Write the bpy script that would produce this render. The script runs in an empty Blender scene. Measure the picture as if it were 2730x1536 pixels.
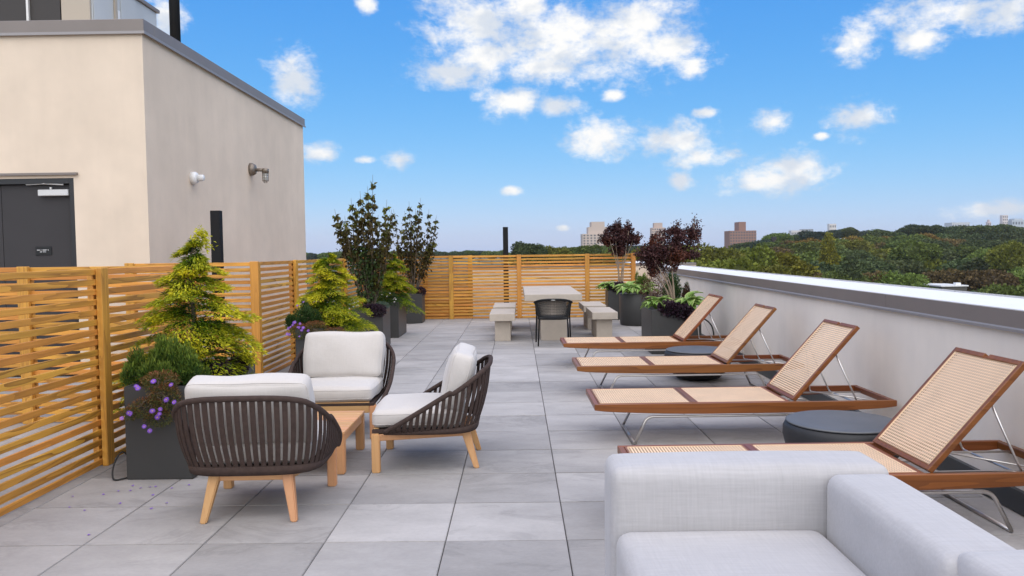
import bpy, bmesh, math, random
import numpy as np
from mathutils import Vector, Matrix
C = bpy.context.scene.collection
SC = bpy.context.scene
rad = math.radians
PI = math.pi
# ------------------------------------------------------------------ camera
cam_d = bpy.data.cameras.new('camera'); cam = bpy.data.objects.new('camera', cam_d); C.objects.link(cam)
EYE = 1.4516
pitch, yaw, roll = 0.045833, 0.007332, 0.013963
F = Vector((-math.sin(yaw)*math.cos(pitch), math.cos(yaw)*math.cos(pitch), -math.sin(pitch)))
R0 = Vector((math.cos(yaw), math.sin(yaw), 0)); D0 = F.cross(R0)
Rv = math.cos(roll)*R0 + math.sin(roll)*D0; Dv = -math.sin(roll)*R0 + math.cos(roll)*D0
M = Matrix((( Rv.x, -Dv.x, -F.x, 0), (Rv.y, -Dv.y, -F.y, 0), (Rv.z, -Dv.z, -F.z, EYE), (0, 0, 0, 1)))
cam.matrix_world = M
cam_d.sensor_width = 36; cam_d.lens = 36*2129.84/2730; cam_d.clip_start = 0.05; cam_d.clip_end = 20000
SC.camera = cam
# ------------------------------------------------------------------ sky with clouds
SUN_EL, SUN_AZ = rad(60), rad(172)      # azimuth measured from +Y clockwise: high behind the camera
world = bpy.data.worlds.new('World'); SC.world = world; world.use_nodes = True
nt = world.node_tree; nt.nodes.clear()
def N(tree, typ, **kw):
    n = tree.nodes.new(typ)
    for k, v in kw.items():
        if k.startswith('i_'): n.inputs[int(k[2:])].default_value = v
        else: setattr(n, k, v)
    return n
def L(tree, a, b): tree.links.new(a, b)
sky = N(nt, 'ShaderNodeTexSky'); sky.sky_type = 'NISHITA'; sky.sun_disc = False
sky.sun_elevation = SUN_EL; sky.sun_rotation = SUN_AZ; sky.altitude = 50; sky.air_density = 1.0; sky.dust_density = 0.35; sky.ozone_density = 2.2
SKY_STR = 0.06
# per-channel contrast of the clear sky, deeper blue overhead
ssp = N(nt, 'ShaderNodeSeparateXYZ'); L(nt, sky.outputs[0], ssp.inputs[0]); skym = N(nt, 'ShaderNodeCombineXYZ')
S_ = .0975
for i_, (A_, p_, t_) in enumerate(((1.75, 1.36, .66), (.925, .71, .98), (1.04, .28, 1.22))):
    pw_ = N(nt, 'ShaderNodeMath', operation='POWER'); L(nt, ssp.outputs[i_], pw_.inputs[0]); pw_.inputs[1].default_value = p_
    ml_ = N(nt, 'ShaderNodeMath', operation='MULTIPLY'); L(nt, pw_.outputs[0], ml_.inputs[0]); ml_.inputs[1].default_value = A_/S_*(t_*S_)**p_; L(nt, ml_.outputs[0], skym.inputs[i_])
tc = N(nt, 'ShaderNodeTexCoord'); sep = N(nt, 'ShaderNodeSeparateXYZ'); L(nt, tc.outputs['Generated'], sep.inputs[0])
az = N(nt, 'ShaderNodeMath', operation='ARCTAN2'); L(nt, sep.outputs[0], az.inputs[0]); L(nt, sep.outputs[1], az.inputs[1])
el = N(nt, 'ShaderNodeMath', operation='ARCSINE'); L(nt, sep.outputs[2], el.inputs[0])
av = N(nt, 'ShaderNodeCombineXYZ'); L(nt, az.outputs[0], av.inputs[0]); L(nt, el.outputs[0], av.inputs[1])
clouds = [(-0.055,0.278,0.049,0.035),(-0.086,0.215,0.039,0.014),(-0.027,0.233,0.054,0.025),(0.077,0.254,0.096,0.042),(0.149,0.268,0.048,0.026),(0.187,0.239,0.038,0.025),(0.213,0.215,0.02,0.014),(0.017,0.221,0.054,0.016),(-0.003,0.184,0.039,0.016),(0.051,0.178,0.029,0.01),(0.114,0.138,0.046,0.019),(0.187,0.133,0.049,0.017),(0.224,0.109,0.033,0.011),(0.201,0.083,0.014,0.011),(0.232,0.162,0.014,0.007),(0.311,0.148,0.022,0.016),(0.398,0.144,0.03,0.015),(0.363,0.128,0.009,0.005),(0.307,0.081,0.051,0.015),(0.329,0.096,0.026,0.016),(0.397,0.228,0.024,0.018),(0.38,0.222,0.019,0.007),(0.503,0.248,0.061,0.019),(0.462,0.223,0.023,0.013),(0.544,0.24,0.031,0.015),(-0.266,0.208,0.025,0.026),(-0.235,0.12,0.021,0.012),(-0.144,0.114,0.018,0.012),(-0.187,0.114,0.012,0.005),(0.539,0.036,0.035,0.008),(-0.006,0.075,0.014,0.006),(0.057,0.028,0.008,0.004),(-0.18,0.296,0.012,0.013),(-0.41,0.266,0.021,0.025),(0.12,0.188,0.015,0.007),(0.018,0.291,0.029,0.018)]
crng = random.Random(4)
for _ in range(26):                      # the same kind of sky goes on all round
    a = crng.choice([-1, 1])*crng.uniform(0.8, 3.0); e = crng.uniform(0.06, 0.9)
    s = crng.uniform(0.04, 0.12); clouds.append((a, e, s*1.6, s*0.7))
for _ in range(6):
    s = crng.uniform(0.06, 0.1); clouds.append((crng.uniform(-0.7, 0.7), crng.uniform(0.45, 0.95), s*1.5, s*0.7))
prev = None
for a, e, ra, re in clouds:
    k_ = 1.28 if ra > .022 else 1.05
    ra *= k_; re *= k_*1.03
    m = N(nt, 'ShaderNodeVectorMath', operation='MULTIPLY_ADD'); L(nt, av.outputs[0], m.inputs[0])
    m.inputs[1].default_value = (1/ra, 1/re, 0); m.inputs[2].default_value = (-a/ra, -e/re, 0)
    l = N(nt, 'ShaderNodeVectorMath', operation='LENGTH'); L(nt, m.outputs[0], l.inputs[0])
    if prev is None: prev = l.outputs['Value']
    else:
        mn = N(nt, 'ShaderNodeMath', operation='SMOOTH_MIN'); L(nt, prev, mn.inputs[0]); L(nt, l.outputs['Value'], mn.inputs[1]); mn.inputs[2].default_value = 0.25
        prev = mn.outputs[0]
sc_ = N(nt, 'ShaderNodeVectorMath', operation='MULTIPLY'); L(nt, av.outputs[0], sc_.inputs[0]); sc_.inputs[1].default_value = (1, 1.5, 1)
nz = N(nt, 'ShaderNodeTexNoise'); L(nt, sc_.outputs[0], nz.inputs['Vector']); nz.inputs['Scale'].default_value = 17; nz.inputs['Detail'].default_value = 12; nz.inputs['Roughness'].default_value = 0.62; nz.inputs['Distortion'].default_value = 0.3
a1 = N(nt, 'ShaderNodeMath', operation='MULTIPLY_ADD'); L(nt, nz.outputs[0], a1.inputs[0]); a1.inputs[1].default_value = 2.4; a1.inputs[2].default_value = -0.66
nz3 = N(nt, 'ShaderNodeTexNoise'); L(nt, sc_.outputs[0], nz3.inputs['Vector']); nz3.inputs['Scale'].default_value = 58; nz3.inputs['Detail'].default_value = 6; nz3.inputs['Roughness'].default_value = 0.7
a3 = N(nt, 'ShaderNodeMath', operation='MULTIPLY_ADD'); L(nt, nz3.outputs[0], a3.inputs[0]); a3.inputs[1].default_value = 1.3; L(nt, a1.outputs[0], a3.inputs[2])
a2 = N(nt, 'ShaderNodeMath', operation='SUBTRACT'); L(nt, a3.outputs[0], a2.inputs[0]); L(nt, prev, a2.inputs[1])
mr = N(nt, 'ShaderNodeMapRange', interpolation_type='SMOOTHSTEP'); L(nt, a2.outputs[0], mr.inputs['Value']); mr.inputs['From Min'].default_value = -0.05; mr.inputs['From Max'].default_value = 1.05
nz2 = N(nt, 'ShaderNodeTexNoise'); L(nt, sc_.outputs[0], nz2.inputs['Vector']); nz2.inputs['Scale'].default_value = 14; nz2.inputs['Detail'].default_value = 5
sh_ = N(nt, 'ShaderNodeMapRange', interpolation_type='SMOOTHSTEP'); L(nt, nz2.outputs[0], sh_.inputs[0]); sh_.inputs[1].default_value = .40; sh_.inputs[2].default_value = .56
cr = N(nt, 'ShaderNodeMix', data_type='RGBA'); L(nt, sh_.outputs[0], cr.inputs[0]); cr.inputs[6].default_value = (7.4, 8.0, 8.9, 1); cr.inputs[7].default_value = (10.6, 10.5, 10.3, 1)
mx = N(nt, 'ShaderNodeMix', data_type='RGBA'); L(nt, mr.outputs[0], mx.inputs[0]); L(nt, skym.outputs[0], mx.inputs[6]); L(nt, cr.outputs[2], mx.inputs[7])
bg = N(nt, 'ShaderNodeBackground'); L(nt, mx.outputs[2], bg.inputs[0]); bg.inputs[1].default_value = SKY_STR
wo = N(nt, 'ShaderNodeOutputWorld'); L(nt, bg.outputs[0], wo.inputs[0])
# ------------------------------------------------------------------ sun
sd = bpy.data.lights.new('sun', 'SUN'); sd.energy = 2.9; sd.angle = rad(118); sd.color = (1.0, 0.885, 0.70)
so = bpy.data.objects.new('sun', sd); C.objects.link(so)
sdir = Vector((math.sin(SUN_AZ)*math.cos(SUN_EL), math.cos(SUN_AZ)*math.cos(SUN_EL), math.sin(SUN_EL)))
so.rotation_euler = sdir.to_track_quat('Z', 'Y').to_euler(); so.location = (0, 0, 30)
SC.view_settings.view_transform = 'Standard'; SC.view_settings.look = 'None'
SC.view_settings.exposure = 0.7; SC.view_settings.gamma = 1
# ------------------------------------------------------------------ helpers
def setp(o, label=None, cat=None, group=None, kind=None):
    if label: o['label'] = label
    if cat: o['category'] = cat
    if group: o['group'] = group
    if kind: o['kind'] = kind
    return o
def empty(name, loc=(0, 0, 0), rz=0, **kw):
    o = bpy.data.objects.new(name, None); C.objects.link(o); o.location = loc; o.rotation_euler = (0, 0, rz)
    o.empty_display_size = 0.1
    return setp(o, **kw)
def inst(name, mesh, parent=None, loc=(0, 0, 0), rot=(0, 0, 0), **kw):
    o = bpy.data.objects.new(name, mesh); C.objects.link(o); o.location = loc; o.rotation_euler = rot
    if parent: o.parent = parent
    return setp(o, **kw)
def copy_tree(o, parent=None):
    c = o.copy(); C.objects.link(c)
    if parent: c.parent = parent
    for ch in list(kids.get(o.name, o.children)): copy_tree(ch, c)
    return c
kids = {}
class MB:
    def __init__(s): s.v = []; s.f = []
    def add(s, vs, fs):
        n = len(s.v); s.v += [tuple(v) for v in vs]; s.f += [tuple(i+n for i in f) for f in fs]; return s
    def box(s, x0, x1, y0, y1, z0, z1, T=None):
        vs = [Vector(p) for p in ((x0,y0,z0),(x1,y0,z0),(x1,y1,z0),(x0,y1,z0),(x0,y0,z1),(x1,y0,z1),(x1,y1,z1),(x0,y1,z1))]
        if T: vs = [T @ v for v in vs]
        return s.add(vs, [(0,3,2,1),(4,5,6,7),(0,1,5,4),(1,2,6,5),(2,3,7,6),(3,0,4,7)])
    def frustum(s, c0, c1, w0, w1):      # square bar between two points, widths at each end
        c0, c1 = Vector(c0), Vector(c1)
        vs = []
        for c, w in ((c0, w0), (c1, w1)):
            for a, b in ((-1,-1),(1,-1),(1,1),(-1,1)): vs.append(c+Vector((a*w/2, b*w/2, 0)))
        return s.add(vs, [(0,3,2,1),(4,5,6,7),(0,1,5,4),(1,2,6,5),(2,3,7,6),(3,0,4,7)])
    def tube(s, pts, r, seg=8, closed=False, rfun=None):
        pts = [Vector(p) for p in pts]; n = len(pts); base = len(s.v)
        up = None; rings = []
        for i, p in enumerate(pts):
            a = pts[(i-1) % n] if (closed or i > 0) else p; b = pts[(i+1) % n] if (closed or i < n-1) else p
            t = (b-a).normalized()
            if up is None:
                up = t.orthogonal().normalized()
            else:
                up = (up - t*up.dot(t));
                up = up.normalized() if up.length > 1e-6 else t.orthogonal().normalized()
            w = t.cross(up); rr = rfun(i/(n-1)) if rfun else r
            rings.append([p + (up*math.cos(k*2*PI/seg)+w*math.sin(k*2*PI/seg))*rr for k in range(seg)])
        for rg in rings: s.v += [tuple(q) for q in rg]
        m = n if closed else n-1
        for i in range(m):
            j = (i+1) % n
            for k in range(seg):
                s.f.append((base+i*seg+k, base+i*seg+(k+1) % seg, base+j*seg+(k+1) % seg, base+j*seg+k))
        if not closed:
            s.f.append(tuple(base+k for k in reversed(range(seg)))); s.f.append(tuple(base+(n-1)*seg+k for k in range(seg)))
        return s
    def lathe(s, prof, seg=32, cx=0, cy=0, z0=0, caps=True):
        base = len(s.v)
        for r, z in prof:
            for k in range(seg): s.v.append((cx+r*math.cos(2*PI*k/seg), cy+r*math.sin(2*PI*k/seg), z0+z))
        for i in range(len(prof)-1):
            for k in range(seg):
                s.f.append((base+i*seg+k, base+i*seg+(k+1) % seg, base+(i+1)*seg+(k+1) % seg, base+(i+1)*seg+k))
        if caps:
            s.f.append(tuple(base+k for k in reversed(range(seg)))); s.f.append(tuple(base+(len(prof)-1)*seg+k for k in range(seg)))
        return s
    def mesh(s, name, mat, smooth=False, bevel=0, seg=1):
        me = bpy.data.meshes.new(name); me.from_pydata(s.v, [], s.f); me.update()
        bm = bmesh.new(); bm.from_mesh(me); bmesh.ops.recalc_face_normals(bm, faces=bm.faces)
        if bevel:
            es = [e for e in bm.edges if len(e.link_faces) == 2 and e.calc_face_angle(0) > 0.5]
            bmesh.ops.bevel(bm, geom=es, offset=bevel, segments=seg, affect='EDGES', clamp_overlap=True)
        bm.to_mesh(me); bm.free()
        if smooth: me.polygons.foreach_set('use_smooth', [True]*len(me.polygons))
        if mat: me.materials.append(mat)
        return me
    def obj(s, name, mat, parent=None, smooth=False, bevel=0, seg=1, loc=(0,0,0), rot=(0,0,0), **kw):
        return inst(name, s.mesh(name, mat, smooth, bevel, seg), parent, loc, rot, **kw)
def smooth_by_angle(me, ang=40):
    me.polygons.foreach_set('use_smooth', [True]*len(me.polygons))
    try: me.set_sharp_from_angle(angle=rad(ang))
    except Exception: pass
def bez(pts, n=8):                        # Catmull-Rom through points
    P = [Vector(p) for p in pts]; P = [P[0]*2-P[1]] + P + [P[-1]*2-P[-2]]; out = []
    for i in range(1, len(P)-2):
        for k in range(n):
            t = k/n; out.append(0.5*((2*P[i]) + (P[i+1]-P[i-1])*t + (2*P[i-1]-5*P[i]+4*P[i+1]-P[i+2])*t*t + (3*P[i]-P[i-1]-3*P[i+1]+P[i+2])*t**3))
    out.append(P[-2]); return out
def fillet(pts, r, n=5):                  # polyline with rounded corners
    P = [Vector(p) for p in pts]; out = [P[0]]
    for i in range(1, len(P)-1):
        a = (P[i-1]-P[i]); b = (P[i+1]-P[i]); rr = min(r, a.length*0.45, b.length*0.45)
        p0 = P[i]+a.normalized()*rr; p1 = P[i]+b.normalized()*rr
        for k in range(n+1):
            t = k/n; out.append((1-t)**2*p0 + 2*t*(1-t)*P[i] + t*t*p1)
    out.append(P[-1]); return out
# ------------------------------------------------------------------ materials
mats = {}
def mat(name, base=(.5,.5,.5), rough=.6, metal=0, spec=.5, coat=0, noise=None, bump=None, rnd=0, hsv_rnd=0, extra=None, sheen=0, objcol=False, coord='Object', stretch=(1,1,1)):
    """noise=(scale, amount, detail) changes value; bump=(scale, strength, distance)"""
    if name in mats: return mats[name]
    m = bpy.data.materials.new(name); m.use_nodes = True; t = m.node_tree; b = t.nodes['Principled BSDF']
    b.inputs['Roughness'].default_value = rough; b.inputs['Metallic'].default_value = metal
    b.inputs['Specular IOR Level'].default_value = spec
    if coat: b.inputs['Coat Weight'].default_value = coat; b.inputs['Coat Roughness'].default_value = .25
    if sheen: b.inputs['Sheen Weight'].default_value = sheen
    col = N(t, 'ShaderNodeRGB'); col.outputs[0].default_value = (*base, 1); cur = col.outputs[0]
    tcn = N(t, 'ShaderNodeTexCoord'); mp = N(t, 'ShaderNodeMapping'); L(t, tcn.outputs[coord], mp.inputs[0]); mp.inputs['Scale'].default_value = stretch
    oi = N(t, 'ShaderNodeObjectInfo')
    ofs = N(t, 'ShaderNodeVectorMath', operation='SCALE'); L(t, oi.outputs['Random'], ofs.inputs['Scale']); ofs.inputs[0].default_value = (37.1, 53.7, 71.3)
    ad = N(t, 'ShaderNodeVectorMath', operation='ADD'); L(t, mp.outputs[0], ad.inputs[0])
    if coord == 'Object': L(t, ofs.outputs[0], ad.inputs[1])
    vec = ad.outputs[0]
    if objcol: cur = oi.outputs['Color']
    val = None
    if noise:
        for (sc, amt, det) in (noise if isinstance(noise[0], tuple) else [noise]):
            n = N(t, 'ShaderNodeTexNoise'); L(t, vec, n.inputs['Vector']); n.inputs['Scale'].default_value = sc; n.inputs['Detail'].default_value = det; n.inputs['Roughness'].default_value = .6
            r = N(t, 'ShaderNodeMapRange'); L(t, n.outputs[0], r.inputs[0]); r.inputs[1].default_value = .3; r.inputs[2].default_value = .7; r.inputs[3].default_value = 1-amt; r.inputs[4].default_value = 1+amt
            if val is None: val = r.outputs[0]
            else:
                q = N(t, 'ShaderNodeMath', operation='MULTIPLY'); L(t, val, q.inputs[0]); L(t, r.outputs[0], q.inputs[1]); val = q.outputs[0]
    if rnd:
        r = N(t, 'ShaderNodeMapRange'); L(t, oi.outputs['Random'], r.inputs[0]); r.inputs[3].default_value = 1-rnd; r.inputs[4].default_value = 1+rnd
        if val is None: val = r.outputs[0]
        else:
            q = N(t, 'ShaderNodeMath', operation='MULTIPLY'); L(t, val, q.inputs[0]); L(t, r.outputs[0], q.inputs[1]); val = q.outputs[0]
    if val is not None:
        s = N(t, 'ShaderNodeVectorMath', operation='SCALE'); L(t, cur, s.inputs[0]); L(t, val, s.inputs['Scale']); cur = s.outputs[0]
    if hsv_rnd:
        h = N(t, 'ShaderNodeHueSaturation'); L(t, cur, h.inputs['Color'])
        w = N(t, 'ShaderNodeTexWhiteNoise', noise_dimensions='1D'); L(t, oi.outputs['Random'], w.inputs['W'])
        r = N(t, 'ShaderNodeMapRange'); L(t, w.outputs[0], r.inputs[0]); r.inputs[3].default_value = .5-hsv_rnd; r.inputs[4].default_value = .5+hsv_rnd; L(t, r.outputs[0], h.inputs['Hue'])
        cur = h.outputs[0]
    L(t, cur, b.inputs['Base Color'])
    if bump:
        n = N(t, 'ShaderNodeTexNoise'); L(t, vec, n.inputs['Vector']); n.inputs['Scale'].default_value = bump[0]; n.inputs['Detail'].default_value = 4
        bp = N(t, 'ShaderNodeBump'); L(t, n.outputs[0], bp.inputs['Height']); bp.inputs['Strength'].default_value = bump[1]; bp.inputs['Distance'].default_value = bump[2]
        L(t, bp.outputs[0], b.inputs['Normal'])
    m['vec'] = 1; mats[name] = m
    if extra: extra(t, b, vec, cur, oi)
    return m
def wood(name, base, dark, axis=0, rough=.5, coat=0, rnd=.12, ring=9, amt=.55, hsv=.012, spec=.4):
    if name in mats: return mats[name]
    def ex(t, b, vec, cur, oi):
        st = [9., 9., 9.]; st[axis] = .7
        mp = N(t, 'ShaderNodeMapping'); L(t, vec, mp.inputs[0]); mp.inputs['Scale'].default_value = st
        n0 = N(t, 'ShaderNodeTexNoise'); L(t, mp.outputs[0], n0.inputs['Vector']); n0.inputs['Scale'].default_value = .9; n0.inputs['Detail'].default_value = 2
        mu = N(t, 'ShaderNodeMath', operation='MULTIPLY'); L(t, n0.outputs[0], mu.inputs[0]); mu.inputs[1].default_value = ring
        fr = N(t, 'ShaderNodeMath', operation='FRACT'); L(t, mu.outputs[0], fr.inputs[0])
        pw = N(t, 'ShaderNodeMath', operation='POWER'); L(t, fr.outputs[0], pw.inputs[0]); pw.inputs[1].default_value = 2.2
        n1 = N(t, 'ShaderNodeTexNoise'); mp2 = N(t, 'ShaderNodeMapping'); L(t, vec, mp2.inputs[0]); st2 = [130., 130., 130.]; st2[axis] = 4.; mp2.inputs['Scale'].default_value = st2
        L(t, mp2.outputs[0], n1.inputs['Vector']); n1.inputs['Scale'].default_value = 1; n1.inputs['Detail'].default_value = 3
        sm = N(t, 'ShaderNodeMath', operation='MULTIPLY_ADD'); L(t, n1.outputs[0], sm.inputs[0]); sm.inputs[1].default_value = .5; 
        p2 = N(t, 'ShaderNodeMath', operation='MULTIPLY'); L(t, pw.outputs[0], p2.inputs[0]); p2.inputs[1].default_value = amt
        # grain contrast differs from board to board
        w = N(t, 'ShaderNodeTexWhiteNoise', noise_dimensions='1D'); L(t, oi.outputs['Random'], w.inputs['W'])
        wr = N(t, 'ShaderNodeMapRange'); L(t, w.outputs[0], wr.inputs[0]); wr.inputs[3].default_value = .35; wr.inputs[4].default_value = 1.2
        p3 = N(t, 'ShaderNodeMath', operation='MULTIPLY'); L(t, p2.outputs[0], p3.inputs[0]); L(t, wr.outputs[0], p3.inputs[1])
        L(t, p3.outputs[0], sm.inputs[2])
        s2 = N(t, 'ShaderNodeMath', operation='SUBTRACT'); L(t, sm.outputs[0], s2.inputs[0]); s2.inputs[1].default_value = .12; s2.use_clamp = True
        mxn = N(t, 'ShaderNodeMix', data_type='RGBA'); L(t, s2.outputs[0], mxn.inputs[0]); L(t, cur, mxn.inputs[6]); mxn.inputs[7].default_value = (*dark, 1)
        L(t, mxn.outputs[2], b.inputs['Base Color'])
        bp = N(t, 'ShaderNodeBump'); L(t, n1.outputs[0], bp.inputs['Height']); bp.inputs['Strength'].default_value = .25; bp.inputs['Distance'].default_value = .002; L(t, bp.outputs[0], b.inputs['Normal'])
    return mat(name, base, rough, coat=coat, rnd=rnd, hsv_rnd=hsv, noise=(1.5, .12, 3), extra=ex, spec=spec)
def fabric(name, base, sc=260, rnd=0, slub=0):
    def ex(t, b, vec, cur, oi):
        outs = []
        for k, st in enumerate(((.06, 1, 1), (1, .06, .06))):
            mp = N(t, 'ShaderNodeMapping'); L(t, vec, mp.inputs[0]); mp.inputs['Scale'].default_value = st
            n = N(t, 'ShaderNodeTexNoise'); L(t, mp.outputs[0], n.inputs['Vector']); n.inputs['Scale'].default_value = sc; n.inputs['Detail'].default_value = 2; outs.append(n.outputs[0])
        s = N(t, 'ShaderNodeMath', operation='ADD'); L(t, outs[0], s.inputs[0]); L(t, outs[1], s.inputs[1])
        r = N(t, 'ShaderNodeMapRange'); L(t, s.outputs[0], r.inputs[0]); r.inputs[1].default_value = .7; r.inputs[2].default_value = 1.3; r.inputs[3].default_value = 1-slub; r.inputs[4].default_value = 1+slub
        v = N(t, 'ShaderNodeVectorMath', operation='SCALE'); L(t, cur, v.inputs[0]); L(t, r.outputs[0], v.inputs['Scale']); L(t, v.outputs[0], b.inputs['Base Color'])
        bp = N(t, 'ShaderNodeBump'); L(t, s.outputs[0], bp.inputs['Height']); bp.inputs['Strength'].default_value = .35; bp.inputs['Distance'].default_value = .002
        n3 = N(t, 'ShaderNodeTexNoise'); L(t, vec, n3.inputs['Vector']); n3.inputs['Scale'].default_value = 7; n3.inputs['Detail'].default_value = 3
        bp2 = N(t, 'ShaderNodeBump'); L(t, n3.outputs[0], bp2.inputs['Height']); bp2.inputs['Strength'].default_value = .3; bp2.inputs['Distance'].default_value = .02; L(t, bp.outputs[0], bp2.inputs['Normal'])
        L(t, bp2.outputs[0], b.inputs['Normal'])
    return mat(name, base, .95, spec=.15, sheen=.25, noise=(3, .03, 2), extra=ex, rnd=rnd)
def foliage(name, base, tip=None, var=.35, rough=.55, sc=9, trans=.25, objcol=False):
    """base colour with an optional growth-tip colour held in the 'tip' point attribute, leaf-to-leaf variation in 'rnd'"""
    def ex(t, b, vec, cur, oi):
        at = N(t, 'ShaderNodeAttribute'); at.attribute_name = 'tip'; ar = N(t, 'ShaderNodeAttribute'); ar.attribute_name = 'rnd'
        c = cur
        if tip:
            mm = N(t, 'ShaderNodeMix', data_type='RGBA'); L(t, at.outputs['Fac'], mm.inputs[0]); L(t, cur, mm.inputs[6]); mm.inputs[7].default_value = (*tip, 1); c = mm.outputs[2]
        r = N(t, 'ShaderNodeMapRange'); L(t, ar.outputs['Fac'], r.inputs[0]); r.inputs[3].default_value = 1-var; r.inputs[4].default_value = 1+var
        v = N(t, 'ShaderNodeVectorMath', operation='SCALE'); L(t, c, v.inputs[0]); L(t, r.outputs[0], v.inputs['Scale'])
        L(t, v.outputs[0], b.inputs['Base Color'])
        if trans:
            tr = N(t, 'ShaderNodeBsdfTranslucent'); L(t, v.outputs[0], tr.inputs[0]); ms = N(t, 'ShaderNodeMixShader'); ms.inputs[0].default_value = trans
            L(t, b.outputs[0], ms.inputs[1]); L(t, tr.outputs[0], ms.inputs[2]); L(t, ms.outputs[0], t.nodes['Material Output'].inputs[0])
    return mat(name, base, rough, spec=.3, noise=(sc, .25, 3), extra=ex, objcol=objcol)

def cane_ex(t, b, vec, cur, oi):
    tcn = N(t, 'ShaderNodeTexCoord'); sp = N(t, 'ShaderNodeSeparateXYZ'); L(t, tcn.outputs['Object'], sp.inputs[0])
    P = .0175; ds = []
    rows = N(t, 'ShaderNodeMath', operation='DIVIDE'); L(t, sp.outputs[1], rows.inputs[0]); rows.inputs[1].default_value = P
    cols = N(t, 'ShaderNodeMath', operation='DIVIDE'); L(t, sp.outputs[0], cols.inputs[0]); cols.inputs[1].default_value = P
    for src in (cols, rows):
        f = N(t, 'ShaderNodeMath', operation='FRACT'); L(t, src.outputs[0], f.inputs[0]); s = N(t, 'ShaderNodeMath', operation='SUBTRACT'); L(t, f.outputs[0], s.inputs[0]); s.inputs[1].default_value = .5
        q = N(t, 'ShaderNodeMath', operation='MULTIPLY'); L(t, s.outputs[0], q.inputs[0]); L(t, s.outputs[0], q.inputs[1]); ds.append(q)
    ss = N(t, 'ShaderNodeMath', operation='ADD'); L(t, ds[0].outputs[0], ss.inputs[0]); L(t, ds[1].outputs[0], ss.inputs[1])
    mrr = N(t, 'ShaderNodeMapRange', interpolation_type='SMOOTHSTEP'); L(t, ss.outputs[0], mrr.inputs[0]); mrr.inputs[1].default_value = .07; mrr.inputs[2].default_value = .12; mrr.inputs[3].default_value = 1; mrr.inputs[4].default_value = 0
    rg2 = N(t, 'ShaderNodeMapRange', interpolation_type='SMOOTHSTEP'); L(t, ss.outputs[0], rg2.inputs[0]); rg2.inputs[1].default_value = .09; rg2.inputs[2].default_value = .20; rg2.inputs[3].default_value = .85; rg2.inputs[4].default_value = 0  # brown ring round each hole: shadow of the weave put into the colour
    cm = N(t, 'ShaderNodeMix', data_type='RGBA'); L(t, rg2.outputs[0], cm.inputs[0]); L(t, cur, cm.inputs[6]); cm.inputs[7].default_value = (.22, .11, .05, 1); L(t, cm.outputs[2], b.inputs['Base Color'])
    tr = N(t, 'ShaderNodeBsdfTransparent'); ms = N(t, 'ShaderNodeMixShader'); L(t, mrr.outputs[0], ms.inputs[0]); L(t, b.outputs[0], ms.inputs[1]); L(t, tr.outputs[0], ms.inputs[2])
    L(t, ms.outputs[0], t.nodes['Material Output'].inputs[0])
    bp = N(t, 'ShaderNodeBump'); L(t, ss.outputs[0], bp.inputs['Height']); bp.inputs['Distance'].default_value = .003; bp.inputs['Strength'].default_value = .6; L(t, bp.outputs[0], b.inputs['Normal'])
def streaks(t, b, vec, cur, oi):
    # faint vertical run-off marks and trowel patches in the render coat
    out = cur
    for st, amt in (((3, 3, .45), .022), ((14, 14, .9), .008)):
        mp = N(t, 'ShaderNodeMapping'); L(t, vec, mp.inputs[0]); mp.inputs['Scale'].default_value = st
        n = N(t, 'ShaderNodeTexNoise'); L(t, mp.outputs[0], n.inputs['Vector']); n.inputs['Scale'].default_value = 1; n.inputs['Detail'].default_value = 4
        r = N(t, 'ShaderNodeMapRange'); L(t, n.outputs[0], r.inputs[0]); r.inputs[1].default_value = .35; r.inputs[2].default_value = .65; r.inputs[3].default_value = 1-amt; r.inputs[4].default_value = 1+amt*.6
        v = N(t, 'ShaderNodeVectorMath', operation='SCALE'); L(t, out, v.inputs[0]); L(t, r.outputs[0], v.inputs['Scale']); out = v.outputs[0]
    L(t, out, b.inputs['Base Color'])
def paver_marks(t, b, vec, cur, oi):
    # water marks: thin pale rims and darker damp areas
    n = N(t, 'ShaderNodeTexNoise'); L(t, vec, n.inputs['Vector']); n.inputs['Scale'].default_value = 2.3; n.inputs['Detail'].default_value = 6; n.inputs['Roughness'].default_value = .65; n.inputs['Distortion'].default_value = .8
    out = cur
    for lo, hi, amt in ((.52, .60, -.13), (.60, .615, .12), (.36, .30, .10)):
        r = N(t, 'ShaderNodeMapRange', interpolation_type='SMOOTHSTEP'); L(t, n.outputs[0], r.inputs[0]); r.inputs[1].default_value = lo; r.inputs[2].default_value = hi; r.inputs[3].default_value = 1; r.inputs[4].default_value = 1+amt
        v = N(t, 'ShaderNodeVectorMath', operation='SCALE'); L(t, out, v.inputs[0]); L(t, r.outputs[0], v.inputs['Scale']); out = v.outputs[0]
    L(t, out, b.inputs['Base Color'])
STUC = mat('stucco', (.72,.60,.48), .9, spec=.2, noise=((.5,.06,4),(2.2,.04,3)), bump=(220,.25,.004), extra=streaks)
PARA = mat('parapet_render', (.86,.775,.68), .9, spec=.2, noise=((.6,.05,4),(3,.03,3)), bump=(220,.35,.004), extra=streaks)
COPE = mat('taupe_metal', (.20,.17,.155), .5, noise=(1.5,.05,3), coat=.15)
TOPM = mat('pale_coping_top', (.76,.745,.74), .5, noise=(1.5,.03,3))  # coping top in a paler colour than its face
LIP = mat('light_metal', (.30,.28,.28), .5, metal=.3)
PAVE = mat('concrete_paver', (.342,.324,.314), .78, spec=.35, rnd=.14, noise=((1.3,.17,5),(5,.08,5),(60,.04,2)), bump=(160,.25,.002), stretch=(.6,1,1), extra=paver_marks)
DARK = mat('dark_underlay', (.03,.03,.032), .9)
CEDS = wood('cedar_slat', (.70,.325,.055), (.20,.075,.016), 0, .55, rnd=.20, amt=.62)
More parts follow.
